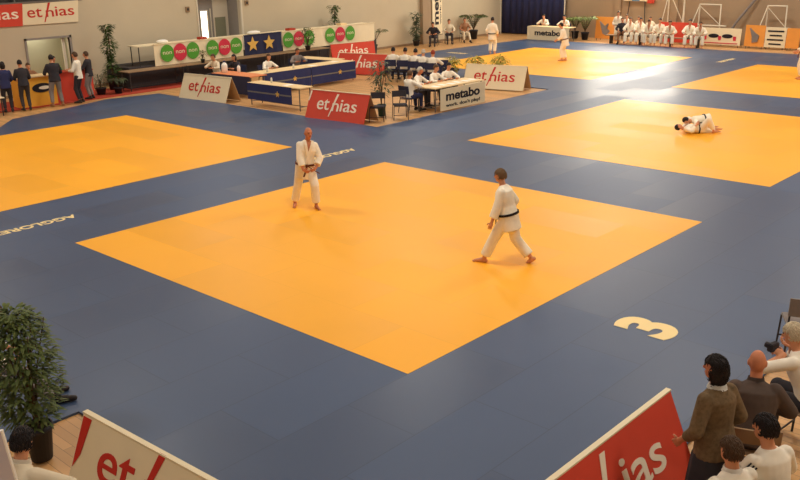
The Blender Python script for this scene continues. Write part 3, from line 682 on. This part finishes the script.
def person(label, loc, face, P, H=1.75, top=None, legs=None, hair=('short', None), shoe=None, skin=None, belt=None, group=None, fem=False,
           sleeve=.86, cuff=.88, vneck=0., wide=1., skirt=None, vox=.024, collar=None, lapel=False, held=None, gi=False):
    s = H/1.75
    T = thing('person', label, 'person', loc, math.atan2(-face[0], face[1]), group)
    g = lambda k: V(P[k])*s
    skin = skin or m_skin
    hip, sh = g('hip'), g('sh'); u = (sh-hip).normalized()
    hx = V(P.get('hax', (1, 0, 0))).normalized(); sx = V(P.get('sax', (1, 0, 0)))
    sx = (sx-u*sx.dot(u)).normalized(); hx = (hx-u*hx.dot(u)).normalized()
    f = u.cross(sx)
    hf = V(P['hf']).normalized() if 'hf' in P else None
    hu = V(P['hu']).normalized() if 'hu' in P else (u*.5+Z*.5).normalized()
    if hf is None: hf = u.cross(sx)
    hf = (hf-hu*hf.dot(hu)).normalized(); hr = hf.cross(hu)
    hc = V(P['hc'])*s if 'hc' in P else sh+u*.06*s+hu*.148*s+hf*.035*s
    lat = lambda t: hx.lerp(sx, max(0, min(1, t))).normalized()
    fw_ = fem and .9 or 1.
    def torso(bm, secs, n=16):
        D = sh-hip; R = []
        for t, rx, ry, off in secs:
            c = hip+D*t; x = lat(t); y = u.cross(x); R.append(ring(c+y*off*s, x, y, rx*s, ry*s, n))
        rings(bm, R)
    joints = {}
    for k, sg in (('R', 1), ('L', -1)):
        S = sh+sx*(.160 if gi else .168)*fw_*sg*s-u*(.05 if gi else .04)*s; Hj = hip+hx*.092*sg*s-u*.02*s
        e, w = ik(S, g('w'+k), .285*s, .255*s, P['e'+k]); kn, an = ik(Hj, g('a'+k), .425*s, .43*s, P['k'+k])
        joints[k] = (S, e, w, Hj, kn, an, (w-e).normalized())
    # --- body
    bm = B()
    torso(bm, [(-.2, .10, .085, 0), (-.05, .155, .115, 0), (.12, .16, .118, 0), (.38, .135*fw_, .102, .0), (.7, .16*fw_, .115, .01), (.9, .165*fw_, .10, 0), (1.02, .125*fw_, .075, 0), (1.10, .06, .058, 0)])
    tube(bm, sh+u*.02*s, hc-hu*.05*s, .056*s, .054*s, 12, True)
    ell(bm, hc-hf*.004*s, hr*.074*s, hf*.094*s, hu*.108*s, 14, 10)
    ell(bm, hc+hf*.03*s-hu*.062*s, hr*.054*s, hf*.062*s, hu*.056*s, 12, 8)
    tube(bm, hc+hf*.085*s+hu*.015*s, hc+hf*.106*s-hu*.028*s, .011*s, .017*s, 8, True)
    for sg in (1, -1):
        ell(bm, hc+hr*.077*sg*s-hu*.012*s-hf*.008*s, hr*.010*s, hf*.019*s, hu*.033*s, 8, 6)
    ell(bm, hc+hf*.078*s+hu*.03*s, hr*.05*s, hf*.02*s, hu*.012*s, 10, 6)
    for k, sg in (('R', 1), ('L', -1)):
        S, e, w, Hj, kn, an, wd = joints[k]
        tube(bm, S, e, .05*s, .041*s, 10, True); tube(bm, e, w, .041*s, .028*s, 10, True)
        hd = V(P.get('d'+k, wd)).normalized(); th = V(P.get('t'+k, (0, 1, 0.3))); sd = (th-hd*th.dot(hd)).normalized(); nn = sd.cross(hd)
        ell(bm, w+hd*.052*s, sd*.043*s, hd*.056*s, nn*.02*s, 10, 8)
        tube(bm, Hj, kn, .085*s, .055*s, 12, True); tube(bm, kn, kn.lerp(an, .35), .055*s, .054*s, 10, True); tube(bm, kn.lerp(an, .3), an, .054*s, .036*s, 10, True)
        fd = V(P.get('f'+k, (.15*sg, 1, 0))).normalized(); fn = V(P.get('n'+k, (0, 0, 1)))
        heel = an-fd*.035*s-fn*.045*s; toe = an+fd*.165*s-fn*.055*s
        tube(bm, heel, an+fd*.09*s-fn*.045*s, .036*s, .036*s, 10, True); tube(bm, an+fd*.05*s-fn*.035*s, toe, .04*s, .024*s, 10, True); tube(bm, an, heel+fd*.05*s, .036*s, .036*s, 8, True)
    me = remesh(bm, vox*.72*s, 1, .4)
    bm = B(); bm.from_mesh(me)
    for k, sg in (('R', 1), ('L', -1)):
        S, e, w, Hj, kn, an, wd = joints[k]; hd = V(P.get('d'+k, wd)).normalized()
        hand(bm, w, hd, V(P.get('t'+k, (0, 1, .3))), s, k == 'R', P.get('curl', .5))
        if shoe is None:
            fd = V(P.get('f'+k, (.15*sg, 1, 0))).normalized(); fn = V(P.get('n'+k, (0, 0, 1))); sd = fd.cross(fn)*sg
            for q, (o, L) in enumerate(((-.022, .2), (-.006, .195), (.006, .188), (.018, .18), (.029, .17))):
                c = an-fn*.066*s+sd*o*s; ell(bm, c+fd*L*s, sd*(.011 if q == 0 else .008)*s, fd*.02*s, fn*.009*s, 7, 5)
    n0 = len(bm.faces); bm.faces.ensure_lookup_table()
    for sg in (1, -1): ell(bm, hc+hf*.083*s+hr*.031*sg*s+hu*.008*s, hr*.013*s, hf*.009*s, hu*.007*s, 8, 6)
    bm.faces.ensure_lookup_table()
    for q in bm.faces[n0:]: q.material_index = 1
    n0 = len(bm.faces)
    ell(bm, hc+hf*.088*s-hu*.062*s, hr*.023*s, hf*.009*s, hu*.009*s, 8, 6); bm.faces.ensure_lookup_table()
    for q in bm.faces[n0:]: q.material_index = 2
    bpy.data.meshes.remove(me)
    body = obj('body', bm, [skin, m_eye, m_lip], T, True)
    # --- jacket / shirt
    if top:
        hem = P.get('hem', .1)*s/(sh-hip).length; hem = P.get('hem', .1)/((sh-hip).length/s)
        w_ = wide; bm = B()
        secs = [(-hem, .185*w_, .150*w_, -.005), (-hem*.5, .185*w_, .145*w_, 0), (.08, .178*w_, .138*w_, 0), (.38, .158*w_*fw_, .125*w_, .005), (.7, .182*w_*fw_, .138*w_, .012), (.88, .178*w_*fw_, .122*w_, 0), (1.02, .125*fw_, .088, 0), (1.10, .072, .074, 0)]
        torso(bm, secs, 20)
        for k in 'RL':
            S, e, w, *_ = joints[k]; ra = .066*w_*s
            tube(bm, S, e, ra*(.92 if gi else 1.0), ra*(1.0 if gi else .92), 12, True)
            if sleeve > .5: tube(bm, e, e.lerp(w, (sleeve-.5)*2), ra*(1.0 if gi else .92), ra*(1.05 if gi else .68), 12, False); ell(bm, e, X*ra*.9, Y*ra*.9, Z*ra*.9)
        me = remesh(bm, vox*s, 2, .5)
        if vneck > 0:
            b2 = B(); b2.from_mesh(me); dl = []
            for q in b2.faces:
                c = q.calc_center_median()-sh; a, b, z = c.dot(sx)/s, c.dot(u)/s, c.dot(f)/s
                if z > .02 and -vneck < b < .12 and abs(a) < .075*(b+vneck)/(vneck+.06): dl.append(q)
            bmesh.ops.delete(b2, geom=dl, context='FACES'); b2.to_mesh(me); b2.free()
        jk = link('jacket' if gi else 'shirt', me, top, T)
        if lapel:
            D = sh-hip
            for sg in (1, -1):
                R = []
                for i in range(13):
                    b = .07-(i/12)*.48; a = sg*.078*(b+vneck)/(vneck+.06)
                    t = 1+b*s/D.length; x = lat(t); y = u.cross(x)
                    rx = .185*w_; ry = .145*w_ if b < -.02 else .145*w_-(b+.02)*.6
                    zz = ry*math.sqrt(max(0, 1-(a/rx)**2))+.012+(.006 if sg > 0 else 0)
                    c = sh+sx*a*s+u*b*s+f*zz*s; tdir = (u*1+sx*sg*.3).normalized(); wv = tdir.cross(f).normalized()*.024*s; dv = f*.009*s
                    R.append([c-wv-dv, c+wv-dv, c+wv+dv, c-wv+dv])
                bm = B(); rings(bm, R); obj('lapel', bm, top, jk)
        if collar:
            bm = B(); R = []
            for (q, r) in ((.03, .085), (.05, .075), (.075, .068)): R.append(ring(sh+u*q*s+f*.008*s, sx, f, r*s, r*1.05*s, 16))
            rings(bm, R, False); bmesh.ops.solidify(bm, geom=bm.faces[:], thickness=.008*s); obj('collar', bm, collar, jk, True)
    # --- trousers or skirt
    if legs and not skirt:
        bm = B(); w_ = wide
        torso(bm, [(-.22, .12, .10, 0), (-.06, .170*w_, .132*w_, 0), (.12, .168*w_, .128*w_, 0), (.26, .145, .112, 0)])
        for k in 'RL':
            S, e, w, Hj, kn, an, _ = joints[k]; r = .102*w_*s
            tube(bm, Hj, kn, r, r*(.80 if gi else .70), 14, True); ell(bm, kn, X*r*.78, Y*r*.78, Z*r*.78)
            tube(bm, kn, kn.lerp(an, cuff), r*(.8 if gi else .70), r*(.78 if gi else .55), 14, False)
        link('trousers', remesh(bm, vox*s, 2, .5), legs, T)
    if skirt:
        bm = B(); R = []
        for t, rx, ry in ((.12, .14, .11), (.0, .165, .128), (-.3, .21, .165), (-.75, .23, .19), (-skirt, .25, .215)):
            c = hip+V((0, 0, 1))*t*.49*s if P['sh'][2] > 1.2 else hip; R.append([p+(X*.012*math.sin(i*2.2))*s*(1-t) for i, p in enumerate(ring(c, X, Y, rx*s, ry*s, 24))])
        rings(bm, R); obj('skirt', bm, legs, T, True)
    # --- shoes
    if shoe:
        for k, sg in (('R', 1), ('L', -1)):
            an = joints[k][5]; fd = V(P.get('f'+k, (.15*sg, 1, 0))).normalized(); fn = V(P.get('n'+k, (0, 0, 1)))
            bm = B(); tube(bm, an-fd*.035*s-fn*.035*s, an+fd*.1*s-fn*.04*s, .046*s, .044*s, 12, True); tube(bm, an+fd*.05*s-fn*.04*s, an+fd*.185*s-fn*.05*s, .046*s, .034*s, 12, True)
            tube(bm, an-fn*.03*s, an+fn*.02*s, .046*s, .046*s, 12, True)
            for v in bm.verts:
                dz = (v.co-an).dot(fn)
                if dz < -.079*s: v.co -= fn*(dz+.079*s)
            obj('shoe', bm, shoe, T, True)
    # --- belt
    if belt:
        D = sh-hip; t0 = .04/(D.length/s); bm = B(); R = []; n = 28
        c = hip+D*t0; x = lat(t0); y = u.cross(x)
        rx, ry = .186*wide*s, .150*wide*s
        vs = [[], [], [], []]
        for q, (dr, dz) in enumerate(((-.008, -.02), (.008, -.02), (.008, .02), (-.008, .02))):
            vs[q] = [bm.verts.new(p+u*dz*s) for p in ring(c, x, y, rx+dr*s, ry+dr*s, n)]
        for q in range(4):
            for i in range(n): bm.faces.new((vs[q][i], vs[q][(i+1) % n], vs[(q+1) % 4][(i+1) % n], vs[(q+1) % 4][i]))
        bl_ = obj('belt', bm, belt, T)
        k0 = c+y*(ry+.012*s); bm = B(); ell(bm, k0, x*.035*s, y*.022*s, u*.026*s, 10, 6); obj('knot', bm, belt, bl_, True)
        for sg in (1, -1):
            ex = P.get('beltend', ((.10, .03, -.20), (-.12, .03, -.19)))[0 if sg > 0 else 1]
            bm = B(); e1 = k0+(x*ex[0]+y*ex[1]+u*ex[2])*s; m1 = k0.lerp(e1, .5)+y*.02*s; R = []
            for p in (k0, m1, e1): R.append([p-x*.018*s-y*.005*s, p+x*.018*s-y*.005*s, p+x*.018*s+y*.005*s, p-x*.018*s+y*.005*s])
            rings(bm, R); obj('belt_end', bm, belt, bl_)
    # --- hair
    st, hm = hair
    if st != 'bald':
        bm = B(); bmesh.ops.create_icosphere(bm, subdivisions=4, radius=1)
        rnd = random.Random(len(label))
        for v in bm.verts:
            p = v.co.copy(); k = 1.0+.03*math.sin(p.x*19+p.z*13)*math.sin(p.y*17)
            line = {'short': .38, 'long': .42, 'bob': .42, 'fringe': .28}.get(st, .38); low = {'short': -.42, 'long': -.98, 'bob': -.98, 'fringe': -.3}.get(st, -.42)
            face_ = p.y > .12 and p.z < line-.1*(abs(p.x)*1.5) and abs(p.x) < .98
            if st == 'receding': face_ = (p.y > -.2 and p.z > .1) or p.y > .25; low = -.5
            sx_, sy_, sz_ = .084, .106, .120
            if face_ or p.z < low: k *= .62
            elif st in ('long', 'bob') and p.z < -.1:
                sz_ = .25 if st == 'long' else .19; sx_ = .095; sy_ = .11
            v.co = hc+(hr*p.x*sx_+hf*(p.y*sy_-.008)+hu*p.z*sz_)*k*s
        if vox < .016:
            pts = [v.co.copy() for v in bm.verts if (v.co-hc).length > .088*s]
            for q in rnd.sample(pts, min(240, len(pts))):
                o = (q-hc); n_ = o.normalized(); dn = (-hu*.9-hf*.35+hr*rnd.uniform(-.3, .3)); dn = (dn-n_*dn.dot(n_)).normalized()
                L = rnd.uniform(.03, .055)*s
                path(bm, [q-dn*L*.5+n_*.0, q+n_*.003*s, q+dn*L*.6-n_*.002*s], [.002*s, .006*s, .0015*s], 5)
        obj('hair', bm, hm or m_hblack, T, True)
    T['_j'] = 0; del T['_j']
    T_j[T.name] = joints
    return T
T_j = {}
def WJ(t, k, i):  # world position of a joint
    bpy.context.view_layer.update(); return t.matrix_world @ T_j[t.name][k][i]

GI = dict(top=m_gi, legs=m_gi, gi=True, vneck=.22, wide=1.08, sleeve=.84, cuff=.86)
# the two judoka in the middle
a = person('bald judoka in white on the middle yellow mat, hands at his brown belt', (1.52, -3.88, 0), (.86, -.5),
    P_(STAND, hip=(-.04, 0, .90), sh=(-.10, .05, 1.375), aR=(.18, -.22, .08), aL=(-.20, .14, .08), wR=(.05, .27, .86), wL=(-.20, .27, .88), eR=(1, -.5, -.1), eL=(-1, -.5, -.1), hem=.27,
       dR=(-.7, .5, -.3), dL=(.7, .5, -.3), tR=(0, .5, 1), tL=(0, .5, 1), curl=1.0, hf=(-.15, 1, -.12), fR=(.3, 1, 0), fL=(-.1, 1, 0), beltend=((.06, .06, -.22), (-.26, .05, -.14))),
    1.68, hair=('bald', None), belt=m_beltb, skin=m_skin2, vox=.013, lapel=True, **dict(GI, vneck=.26))
b = person('judoka in white with black belt striding away on the middle yellow mat', (6.52, -4.04, 0), (-.86, -.25),
    P_(STAND, hip=(0, -.06, .86), sh=(0, .04, 1.345), aL=(-.14, .33, .08), aR=(.12, -.44, .11), kL=(-.1, 1, .2), kR=(.1, .8, -.3), wL=(-.25, .15, .78), wR=(.25, .05, .84), eL=(-.6, -1, .2), eR=(.6, -1, 0), hem=.25,
       hf=(.12, 1, -.12), fR=(.1, .75, -.62), nR=(0, .62, .75), sax=(1, .08, 0), curl=.6),
    1.62, hair=('short', mat('light_brown_hair', (116, 90, 62), .65, .2, 60)), belt=m_belt, vox=.013, **dict(GI, wide=1.17))
# judoka on the far mat, referee at the right edge
person('judoka in white standing with back turned on the far yellow mat, left of two', (-11.95, 20.15, 0), (-.3, .95),
    P_(STAND, aR=(.13, -.04, .08), aL=(-.13, .06, .08), hem=.26), 1.76, hair=('short', m_hblack), belt=m_belt, **GI)
person('judoka in pale gi stooping at the centre of the far yellow mat', (-7.5, 19.6, 0), (-.75, -.3),
    P_(STAND, sh=(0, .12, 1.39), aR=(.09, -.06, .08), aL=(-.08, .08, .08), wR=(.16, .32, .95), wL=(-.14, .34, .93), hf=(0, 1, -.5), hem=.28), 1.72, hair=('short', m_hblack), belt=m_beltb, **GI)
person('judoka in white standing at the right picture edge on the far right mat', (2.98, 19.3, 0), (-.8, -.5),
    P_(STAND, wR=(.15, .26, 1.0), wL=(-.15, .26, 1.0), hem=.26), 1.76, hair=('short', m_hbrown), belt=m_beltb, **GI)
# the grapplers
gd = (.73, .68); L0 = V((4.3, 7.62, 0))
person('black haired judoka lying on his back under the other grappler', tuple(L0), gd,
    P_(STAND, hip=(0, .12, .13), sh=(0, -.36, .15), aR=(.2, .52, .10), aL=(-.16, .56, .10), kR=(.3, 0, 1), kL=(-.3, 0, 1), wR=(.34, -.1, .32), wL=(-.3, -.05, .30), eR=(1, 0, -.2), eL=(-1, 0, -.2),
       hf=(.2, 0, 1), hu=(0, -1, .15), fR=(.3, .9, .2), fL=(-.3, .9, .2), nR=(0, -.3, 1), nL=(0, -.3, 1), hem=.16), 1.46, hair=('short', m_hblack), belt=m_belt, **GI)
person('black haired judoka crouching on top of the man on his back', (L0.x-.02, L0.y+.26, 0), gd,
    P_(STAND, hip=(0, .18, .40), sh=(0, -.24, .36), hax=(-1, 0, 0), sax=(-1, 0, 0), aR=(-.2, .50, .06), aL=(.2, .50, .06), kR=(-.4, -.6, -.9), kL=(.4, -.6, -.9), wR=(-.36, -.30, .12), wL=(.36, -.34, .12), eR=(-1, 0, .2), eL=(1, 0, .2),
       hf=(0, -.5, -1), hu=(0, -1, .35), fR=(0, 1, -.1), fL=(0, 1, -.1), nR=(0, 0, -1), nL=(0, 0, -1), hem=.16), 1.46, hair=('short', m_hblack), belt=m_belt, **GI)
# left group by the counters
person('person in a blue and white top at the left picture edge by the yellow counter', (-15.2, -2.25, 0), (-.9, .3), P_(STAND, wR=(.18, .3, 1.0), eR=(.6, -1, 0)), 1.68, top=m_curtain, legs=m_black, shoe=m_shoe, hair=('bob', m_hblack))
person('person in black leaning at the left end of the yellow counter', (-15.05, -1.7, 0), (-.95, .2), P_(STAND, sh=(0, .1, 1.41), wR=(.17, .36, 1.02), wL=(-.17, .36, 1.02)), 1.7, top=m_black, legs=m_dark, shoe=m_shoe, hair=('short', m_hblack))
person('man in a dark jacket and grey trousers standing before the yellow and red counters', (-15.05, -.6, 0), (-.95, .15), P_(STAND, aR=(.17, 0, .08), aL=(-.17, 0, .08), sh=(0, .05, 1.42), wR=(.2, .36, 1.05), wL=(-.2, .36, 1.05)), 1.76, top=m_black, legs=m_grey, shoe=m_tan, hair=('short', m_hblack), wide=1.1)
person('man in a white shirt and black trousers standing before the red counter', (-15.02, .26, 0), (-.75, -.6), P_(STAND, wR=(.17, .3, 1.12), wL=(-.15, .3, 1.12)), 1.78, top=m_shirt, legs=m_black, shoe=m_shoe, hair=('short', m_hbrown))
person('person in a dark top and grey trousers at the right end of the red counter', (-15.6, .98, 0), (-.8, -.6), P_(STAND, wR=(.15, .32, 1.2), wL=(-.13, .3, 1.2)), 1.70, top=m_black, legs=m_grey, shoe=m_shoe, hair=('short', m_hbrown))
person('person in a tan top sitting behind the yellow counter', (-16.75, -.72, .12), (1, -.2), P_(DESK), 1.7, top=m_tan, legs=m_dark, shoe=m_shoe, hair=('short', m_hbrown))
person('person in a green shirt standing behind the red counter', (-16.9, .35, -.03), (1, 0), P_(STAND, wR=(.17, .3, 1.05), wL=(-.17, .3, 1.05)), 1.55, top=m_green_s, legs=m_dark, shoe=m_shoe, hair=('short', m_hblack), sleeve=.5)
# officials at the blue desks
def off(label, x, y, face, top, hairs, H=1.72, pose=None, ch=None, legs=None, group=None, sleeve=.86, seatm=None, **k):
    d = V((face[0], face[1], 0)).normalized()
    t = person(label, (x, y, 0), face, pose or DESK, H, top=top, legs=legs or m_dark, shoe=m_shoe, hair=hairs, sleeve=sleeve, **k)
    c = chair((x, y, 0), face, 'chair under the '+(ch or label), mseat=seatm or m_navy, mback=seatm or m_navy); c.scale = (1, 1, 1.04); return t
off('official with pale sleeves at the left of the orange desk', -14.0, 5.4, (.2, -1), m_offwhite, ('short', m_hbrown), ch='official at the left of the orange desk')
off('official in dark clothes at the right of the orange desk', -13.15, 5.75, (.1, -1), m_black, ('bob', m_hblack), ch='official in dark clothes at the orange desk')
off('official in a cream top behind the nearer long blue desk', -12.25, 6.4, (1, .1), m_shirt, ('bob', m_hbrown), ch='official in cream at the nearer long desk')
off('official in a grey shirt behind the farther long blue desk', -12.9, 8.45, (1, -.2), m_grey, ('short', m_hbrown), ch='official in grey at the farther long desk', skin=m_skin2)
# officials' table with the white front
off('official at the left end of the cream officials table, sitting side on', -4.2, 5.55, (.05, 1), m_shirt, ('short', m_hbrown), pose=P_(SIT, wR=(.15, .4, .82), wL=(-.15, .38, .80)), ch='side on official at the cream table', legs=m_navy)
off('white haired official at the cream officials table', -4.72, 6.45, (1, .35), m_shirt, ('short', m_hgrey), ch='white haired official', skin=m_skin2)
off('official in white in the middle of the cream officials table', -4.7, 7.25, (1, .1), m_shirt, ('short', m_hbrown), ch='middle official at the cream table')
off('official in white at the right end of the cream officials table', -4.68, 7.95, (1, -.3), m_shirt, ('short', m_hblack), ch='right end official at the cream table')
# the row seen from behind
for i, (x, y, lb, tp, hr_) in enumerate(((-9.55, 10.5, 'official in white seen from behind, leftmost of the row facing the far mat', m_shirt, ('short', m_hblack)),
        (-9.02, 10.62, 'official in white seen from behind, second from the left of the row', m_shirt, ('short', m_hblack)), (-8.45, 10.58, 'official in white seen from behind with black hair, in the middle of the row', m_shirt, ('short', m_hblack)),
        (-7.98, 10.5, 'official in white with pale hair seen from behind, fourth of the row', m_shirt, ('short', m_hgrey)), (-7.5, 10.5, 'official in white with red hair seen from behind, rightmost of the row', m_shirt, ('short', mat('red_hair', (150, 62, 40), .7, .1))))):
    off(lb, x, y, (-.45, .9), tp, hr_, ch=('leftmost seated back of the row', 'second seated back of the row', 'third seated back of the row', 'pale haired official of the row', 'red haired official of the row')[i], legs=m_navy)
# at the far table
for x, lb in ((-14.2, 'judoka in white sitting at the left of the far officials table by the curtain'), (-12.85, 'judoka in white sitting at the right of the far officials table by the curtain')):
    off(lb, x, 28.05, (.1, -1), m_gi, ('short', m_hblack), H=1.8, ch='judoka at the far table, %s' % ('left' if x < -14 else 'right'), vneck=.2)
# spectators by the wall
off('spectator in dark clothes sitting by the tall vertical banner', -17.0, 21.7, (.5, -.85), m_black, ('short', m_hblack), pose=P_(SIT, sh=(0, .16, .98), hf=(0, 1, -.3)), legs=m_dark, ch='spectator in dark clothes by the wall')
off('spectator in a pale shirt sitting against the left wall, middle of three', -17.15, 23.15, (.7, -.7), m_offwhite, ('short', m_hbrown), pose=SIT, legs=m_dark, ch='spectator in the pale shirt by the wall')
off('spectator in a tan top and pale trousers sitting nearest the palm', -16.95, 24.25, (.8, -.6), m_tan, ('short', m_hbrown), pose=P_(SIT, aL=(-.2, .6, .08)), legs=m_offwhite, ch='spectator nearest the palm', sleeve=.5)
# seated judoka at the far right
row = [(x-.62+.05*i, y, l_, k_) for i, (x, y, l_, k_) in enumerate([(-9.05, 27.95, 'judoka standing in white at the left end of the seated row', 'st'), (-8.62, 27.55, 'person with a dark top sitting at the left of the seated judoka row', 'dk'), (-8.2, 27.75, 'judoka in white on the bench, next to the person with the dark top', ''),
       (-7.7, 27.8, 'judoka in white on the bench, hands on knees, left half of the row', ''), (-7.22, 27.72, 'judoka in white leaning forward on the bench, fourth from the left', 'ln'), (-6.72, 27.8, 'judoka in white on the bench in the middle of the row', ''),
       (-6.2, 27.74, 'judoka in white leaning forward on the bench before the red board', 'ln'), (-5.2, 27.76, 'judoka in white on the bench, second from the right end', ''), (-4.7, 27.8, 'judoka in white on the bench at the right end by the oval board', 'ln')])]
for i, (x, y, lb, k) in enumerate(row):
    fc = (.35+.08*math.sin(i*2.3), -.9)
    if k == 'st': person(lb, (x, y+.2, 0), fc, P_(STAND, hem=.26), 1.62, hair=('short', m_hblack), belt=m_beltb, **GI)
    else:
        po = P_(SIT, hip=(0, -.02, .52), aR=(.16, .42+.03*math.sin(i), .08), aL=(-.15, .42, .08))
        if k == 'ln': po = P_(po, sh=(0, .2, .96), wR=(.14, .46, .62), wL=(-.14, .46, .62), hf=(0, 1, -.25))
        if k == 'dk': person(lb, (x, y+.2, 0), fc, po, 1.75, top=m_black, legs=m_tan, shoe=m_shoe, hair=('short', m_hbrown))
        else: person(lb, (x, y, 0), fc, po, 1.78, hair=('short', m_hblack if i % 2 else m_hbrown), belt=None if k == 'ln' else m_belt, **GI)
for x, lb in ((-8.75, 'judoka in white standing behind the bench, left of three'), (-8.05, 'judoka in white standing behind the bench, in the middle of three'), (-7.4, 'judoka with reddish hair standing behind the bench, right of three')):
    person(lb, (x-.5, 28.35, 0), (.3, -1), P_(STAND, sh=(0, .1, 1.38), hf=(0, 1, -.2)), 1.42 if x > -8.5 else 1.5, hair=('short', m_hbrown), belt=m_belt, **GI)
# foreground, bottom right
person('dark haired woman in patterned brown top and black skirt by the red foreground board', (11.95, -8.52, -.03), (-.9, .25),
    P_(STAND, sh=(.0, .02, 1.40), wL=(-.24, .17, .93), wR=(.24, .14, .92), eL=(-.6, -1, 0), hf=(-.12, 1, .0), hem=.12), 1.68, top=m_brown, legs=m_black, skirt=1.55, shoe=m_shoe, hair=('bob', m_hblack), fem=True, vox=.012, collar=m_paper, skin=m_skin2, sleeve=.8, wide=1.1)
person('bald man in a brown jacket sitting right of the woman, seen from behind', (11.93, -7.62, -.03), (-.45, .9),
    P_(SIT, sh=(0, .10, .99), hf=(.1, 1, -.15)), 1.76, top=m_brownj, legs=m_dark, shoe=m_shoe, hair=('bald', None), vox=.012, skin=m_skin2, wide=1.16, collar=m_brownj)
sp = person('person with black hair in a white striped jacket sitting behind the bald man', (12.47, -8.57, -.03), (-.9, .43),
    P_(SIT, sh=(0, .08, .98), hf=(-.2, 1, -.1)), 1.72, top=m_shirt, legs=m_dark, shoe=m_shoe, hair=('short', m_hblack), vox=.012, wide=1.04)
S_, e_ = T_j[sp.name]['L'][0], T_j[sp.name]['L'][1]
for k in (-1, 0, 1):
    d_ = (e_-S_).normalized(); o_ = V((-.35, -1, .5)); o_ = (o_-d_*o_.dot(d_)).normalized(); q_ = d_.cross(o_)
    n_ = (o_+q_*k*.42).normalized(); bm = B(); path(bm, [S_+d_*.0+n_*.072, S_+d_*.14+n_*.071, e_-d_*.03+n_*.069], .007, 6); obj('sleeve_stripe', bm, m_ink, sp)
person('boy with short brown hair and bright white collar at the bottom right edge', (12.33, -9.0, -.03), (-.9, .45),
    P_(SIT, sh=(0, .04, 1.0)), 1.64, top=m_shirt, legs=m_dark, shoe=m_shoe, hair=('short', m_hbrown), vox=.012, collar=m_paper)
fm = person('pale haired person in white bending forward with a small black camera at the right edge', (12.10, -6.60, -.03), (-.9, .1),
    P_(SIT, sh=(0, .16, .98), hf=(0, 1, -.7), wR=(.12, .30, .98), wL=(-.16, .24, 1.0), eR=(.9, -.1, -.8), eL=(-.9, -.1, -.8), dR=(-.3, .8, .3), dL=(-.1, .9, .2), curl=1.0), 1.74, top=m_shirt, legs=m_black, shoe=m_shoe, hair=('short', mat('pale_hair', (214, 200, 172), .8, .1, 40)), vox=.012, sleeve=.55)
for x, y, fc, lb in ((11.93, -7.62, (-.45, .9), 'wooden chair under the bald man in brown'), (12.47, -8.57, (-.9, .43), 'wooden chair under the black haired person'), (12.33, -9.0, (-.9, .45), 'wooden chair under the boy with the white collar'), (12.10, -6.60, (-.9, .1), 'wooden chair under the bending person in white')):
    chair((x, y, -.03), fc, lb, mseat=m_wood, mback=m_wood, tall=.74)
cp = WJ(fm, 'L', 2)+V((-.11, .0, .05))
t = thing('camera', 'small black camera held by the bending person in white', 'camera', cp, 1.3)
bm = B(); box(bm, -.06, .06, -.03, .03, -.04, .045); bmesh.ops.bevel(bm, geom=bm.edges[:], offset=.008, segments=2, affect='EDGES'); obj('body', bm, m_black, t)
bm = B(); tube(bm, (0, .03, 0), (0, .08, 0), .032, .03, 16); obj('lens', bm, m_ink, t)
# foreground, bottom left
person('person in a cream hooded top sitting at the bottom left corner, seen from behind', (8.06, -12.76, -.03), (-.35, .95),
    P_(SIT, sh=(0, .16, .98), hf=(-.3, 1, -.25), wR=(.34, .42, .66), eR=(1, .1, 0)), 1.74, top=m_offwhite, legs=m_dark, shoe=m_shoe, hair=('short', m_hblack), vox=.012, collar=m_shirt, wide=1.14)
chair((8.06, -12.76, -.03), (-.35, .95), 'dark chair under the person in the cream hooded top')
person('person in white with grey trousers and black shoes sitting behind the large foreground plant', (5.06, -11.72, 0), (.36, 1),
    P_(SIT, aR=(.17, .74, .08), aL=(-.10, .68, .08), sh=(0, .14, .98), hip=(0, -.02, .51)), 1.70, top=m_shirt, legs=m_grey, shoe=m_shoe, hair=('short', m_hbrown), vox=.014, )
chair((5.06, -11.72, 0), (.36, 1), 'dark chair under the person behind the large plant')
t = thing('leaning_panel', 'white panel edge standing at the lower left corner of the picture', 'panel', (8.74, -12.81, -.03))
bm = B(); prism(bm, [(0, 0, 0), (-.22, -.08, 1.63), (-.47, -.88, 1.63), (-.25, -.8, 0)], (.028, -.009, 0)); obj('sheet', bm, mat('pale_lilac_sheet', (206, 200, 208), .5, .03), t)
bm = B(); path(bm, [(0.01, 0, 0), (-.21, -.08, 1.63)], .02); obj('edge', bm, m_paper, t)
# ------------------------------------------------------------------ camera and view
cam = bpy.data.cameras.new('camera'); co = bpy.data.objects.new('camera', cam); C.objects.link(co)
f_, pitch, roll, yaw = 884.797, .3139, -.0232, 2.3221
fw = V((math.cos(yaw)*math.cos(pitch), math.sin(yaw)*math.cos(pitch), -math.sin(pitch)))
rt = V((math.sin(yaw), -math.cos(yaw), 0)); up = rt.cross(fw)
r2 = rt*math.cos(roll)+up*math.sin(roll); u2 = up*math.cos(roll)-rt*math.sin(roll)
co.matrix_world = M(((r2.x, u2.x, -fw.x, 14.4875), (r2.y, u2.y, -fw.y, -15.0292), (r2.z, u2.z, -fw.z, 4.7913), (0, 0, 0, 1)))
cam.sensor_fit = 'HORIZONTAL'; cam.sensor_width = 36; cam.lens = f_*36/800; cam.clip_end = 200
SC.camera = co
vs_ = SC.view_settings; vs_.view_transform = 'Standard'; vs_.look = 'None'; vs_.gamma = 1; vs_.use_curve_mapping = False; vs_.exposure = .45
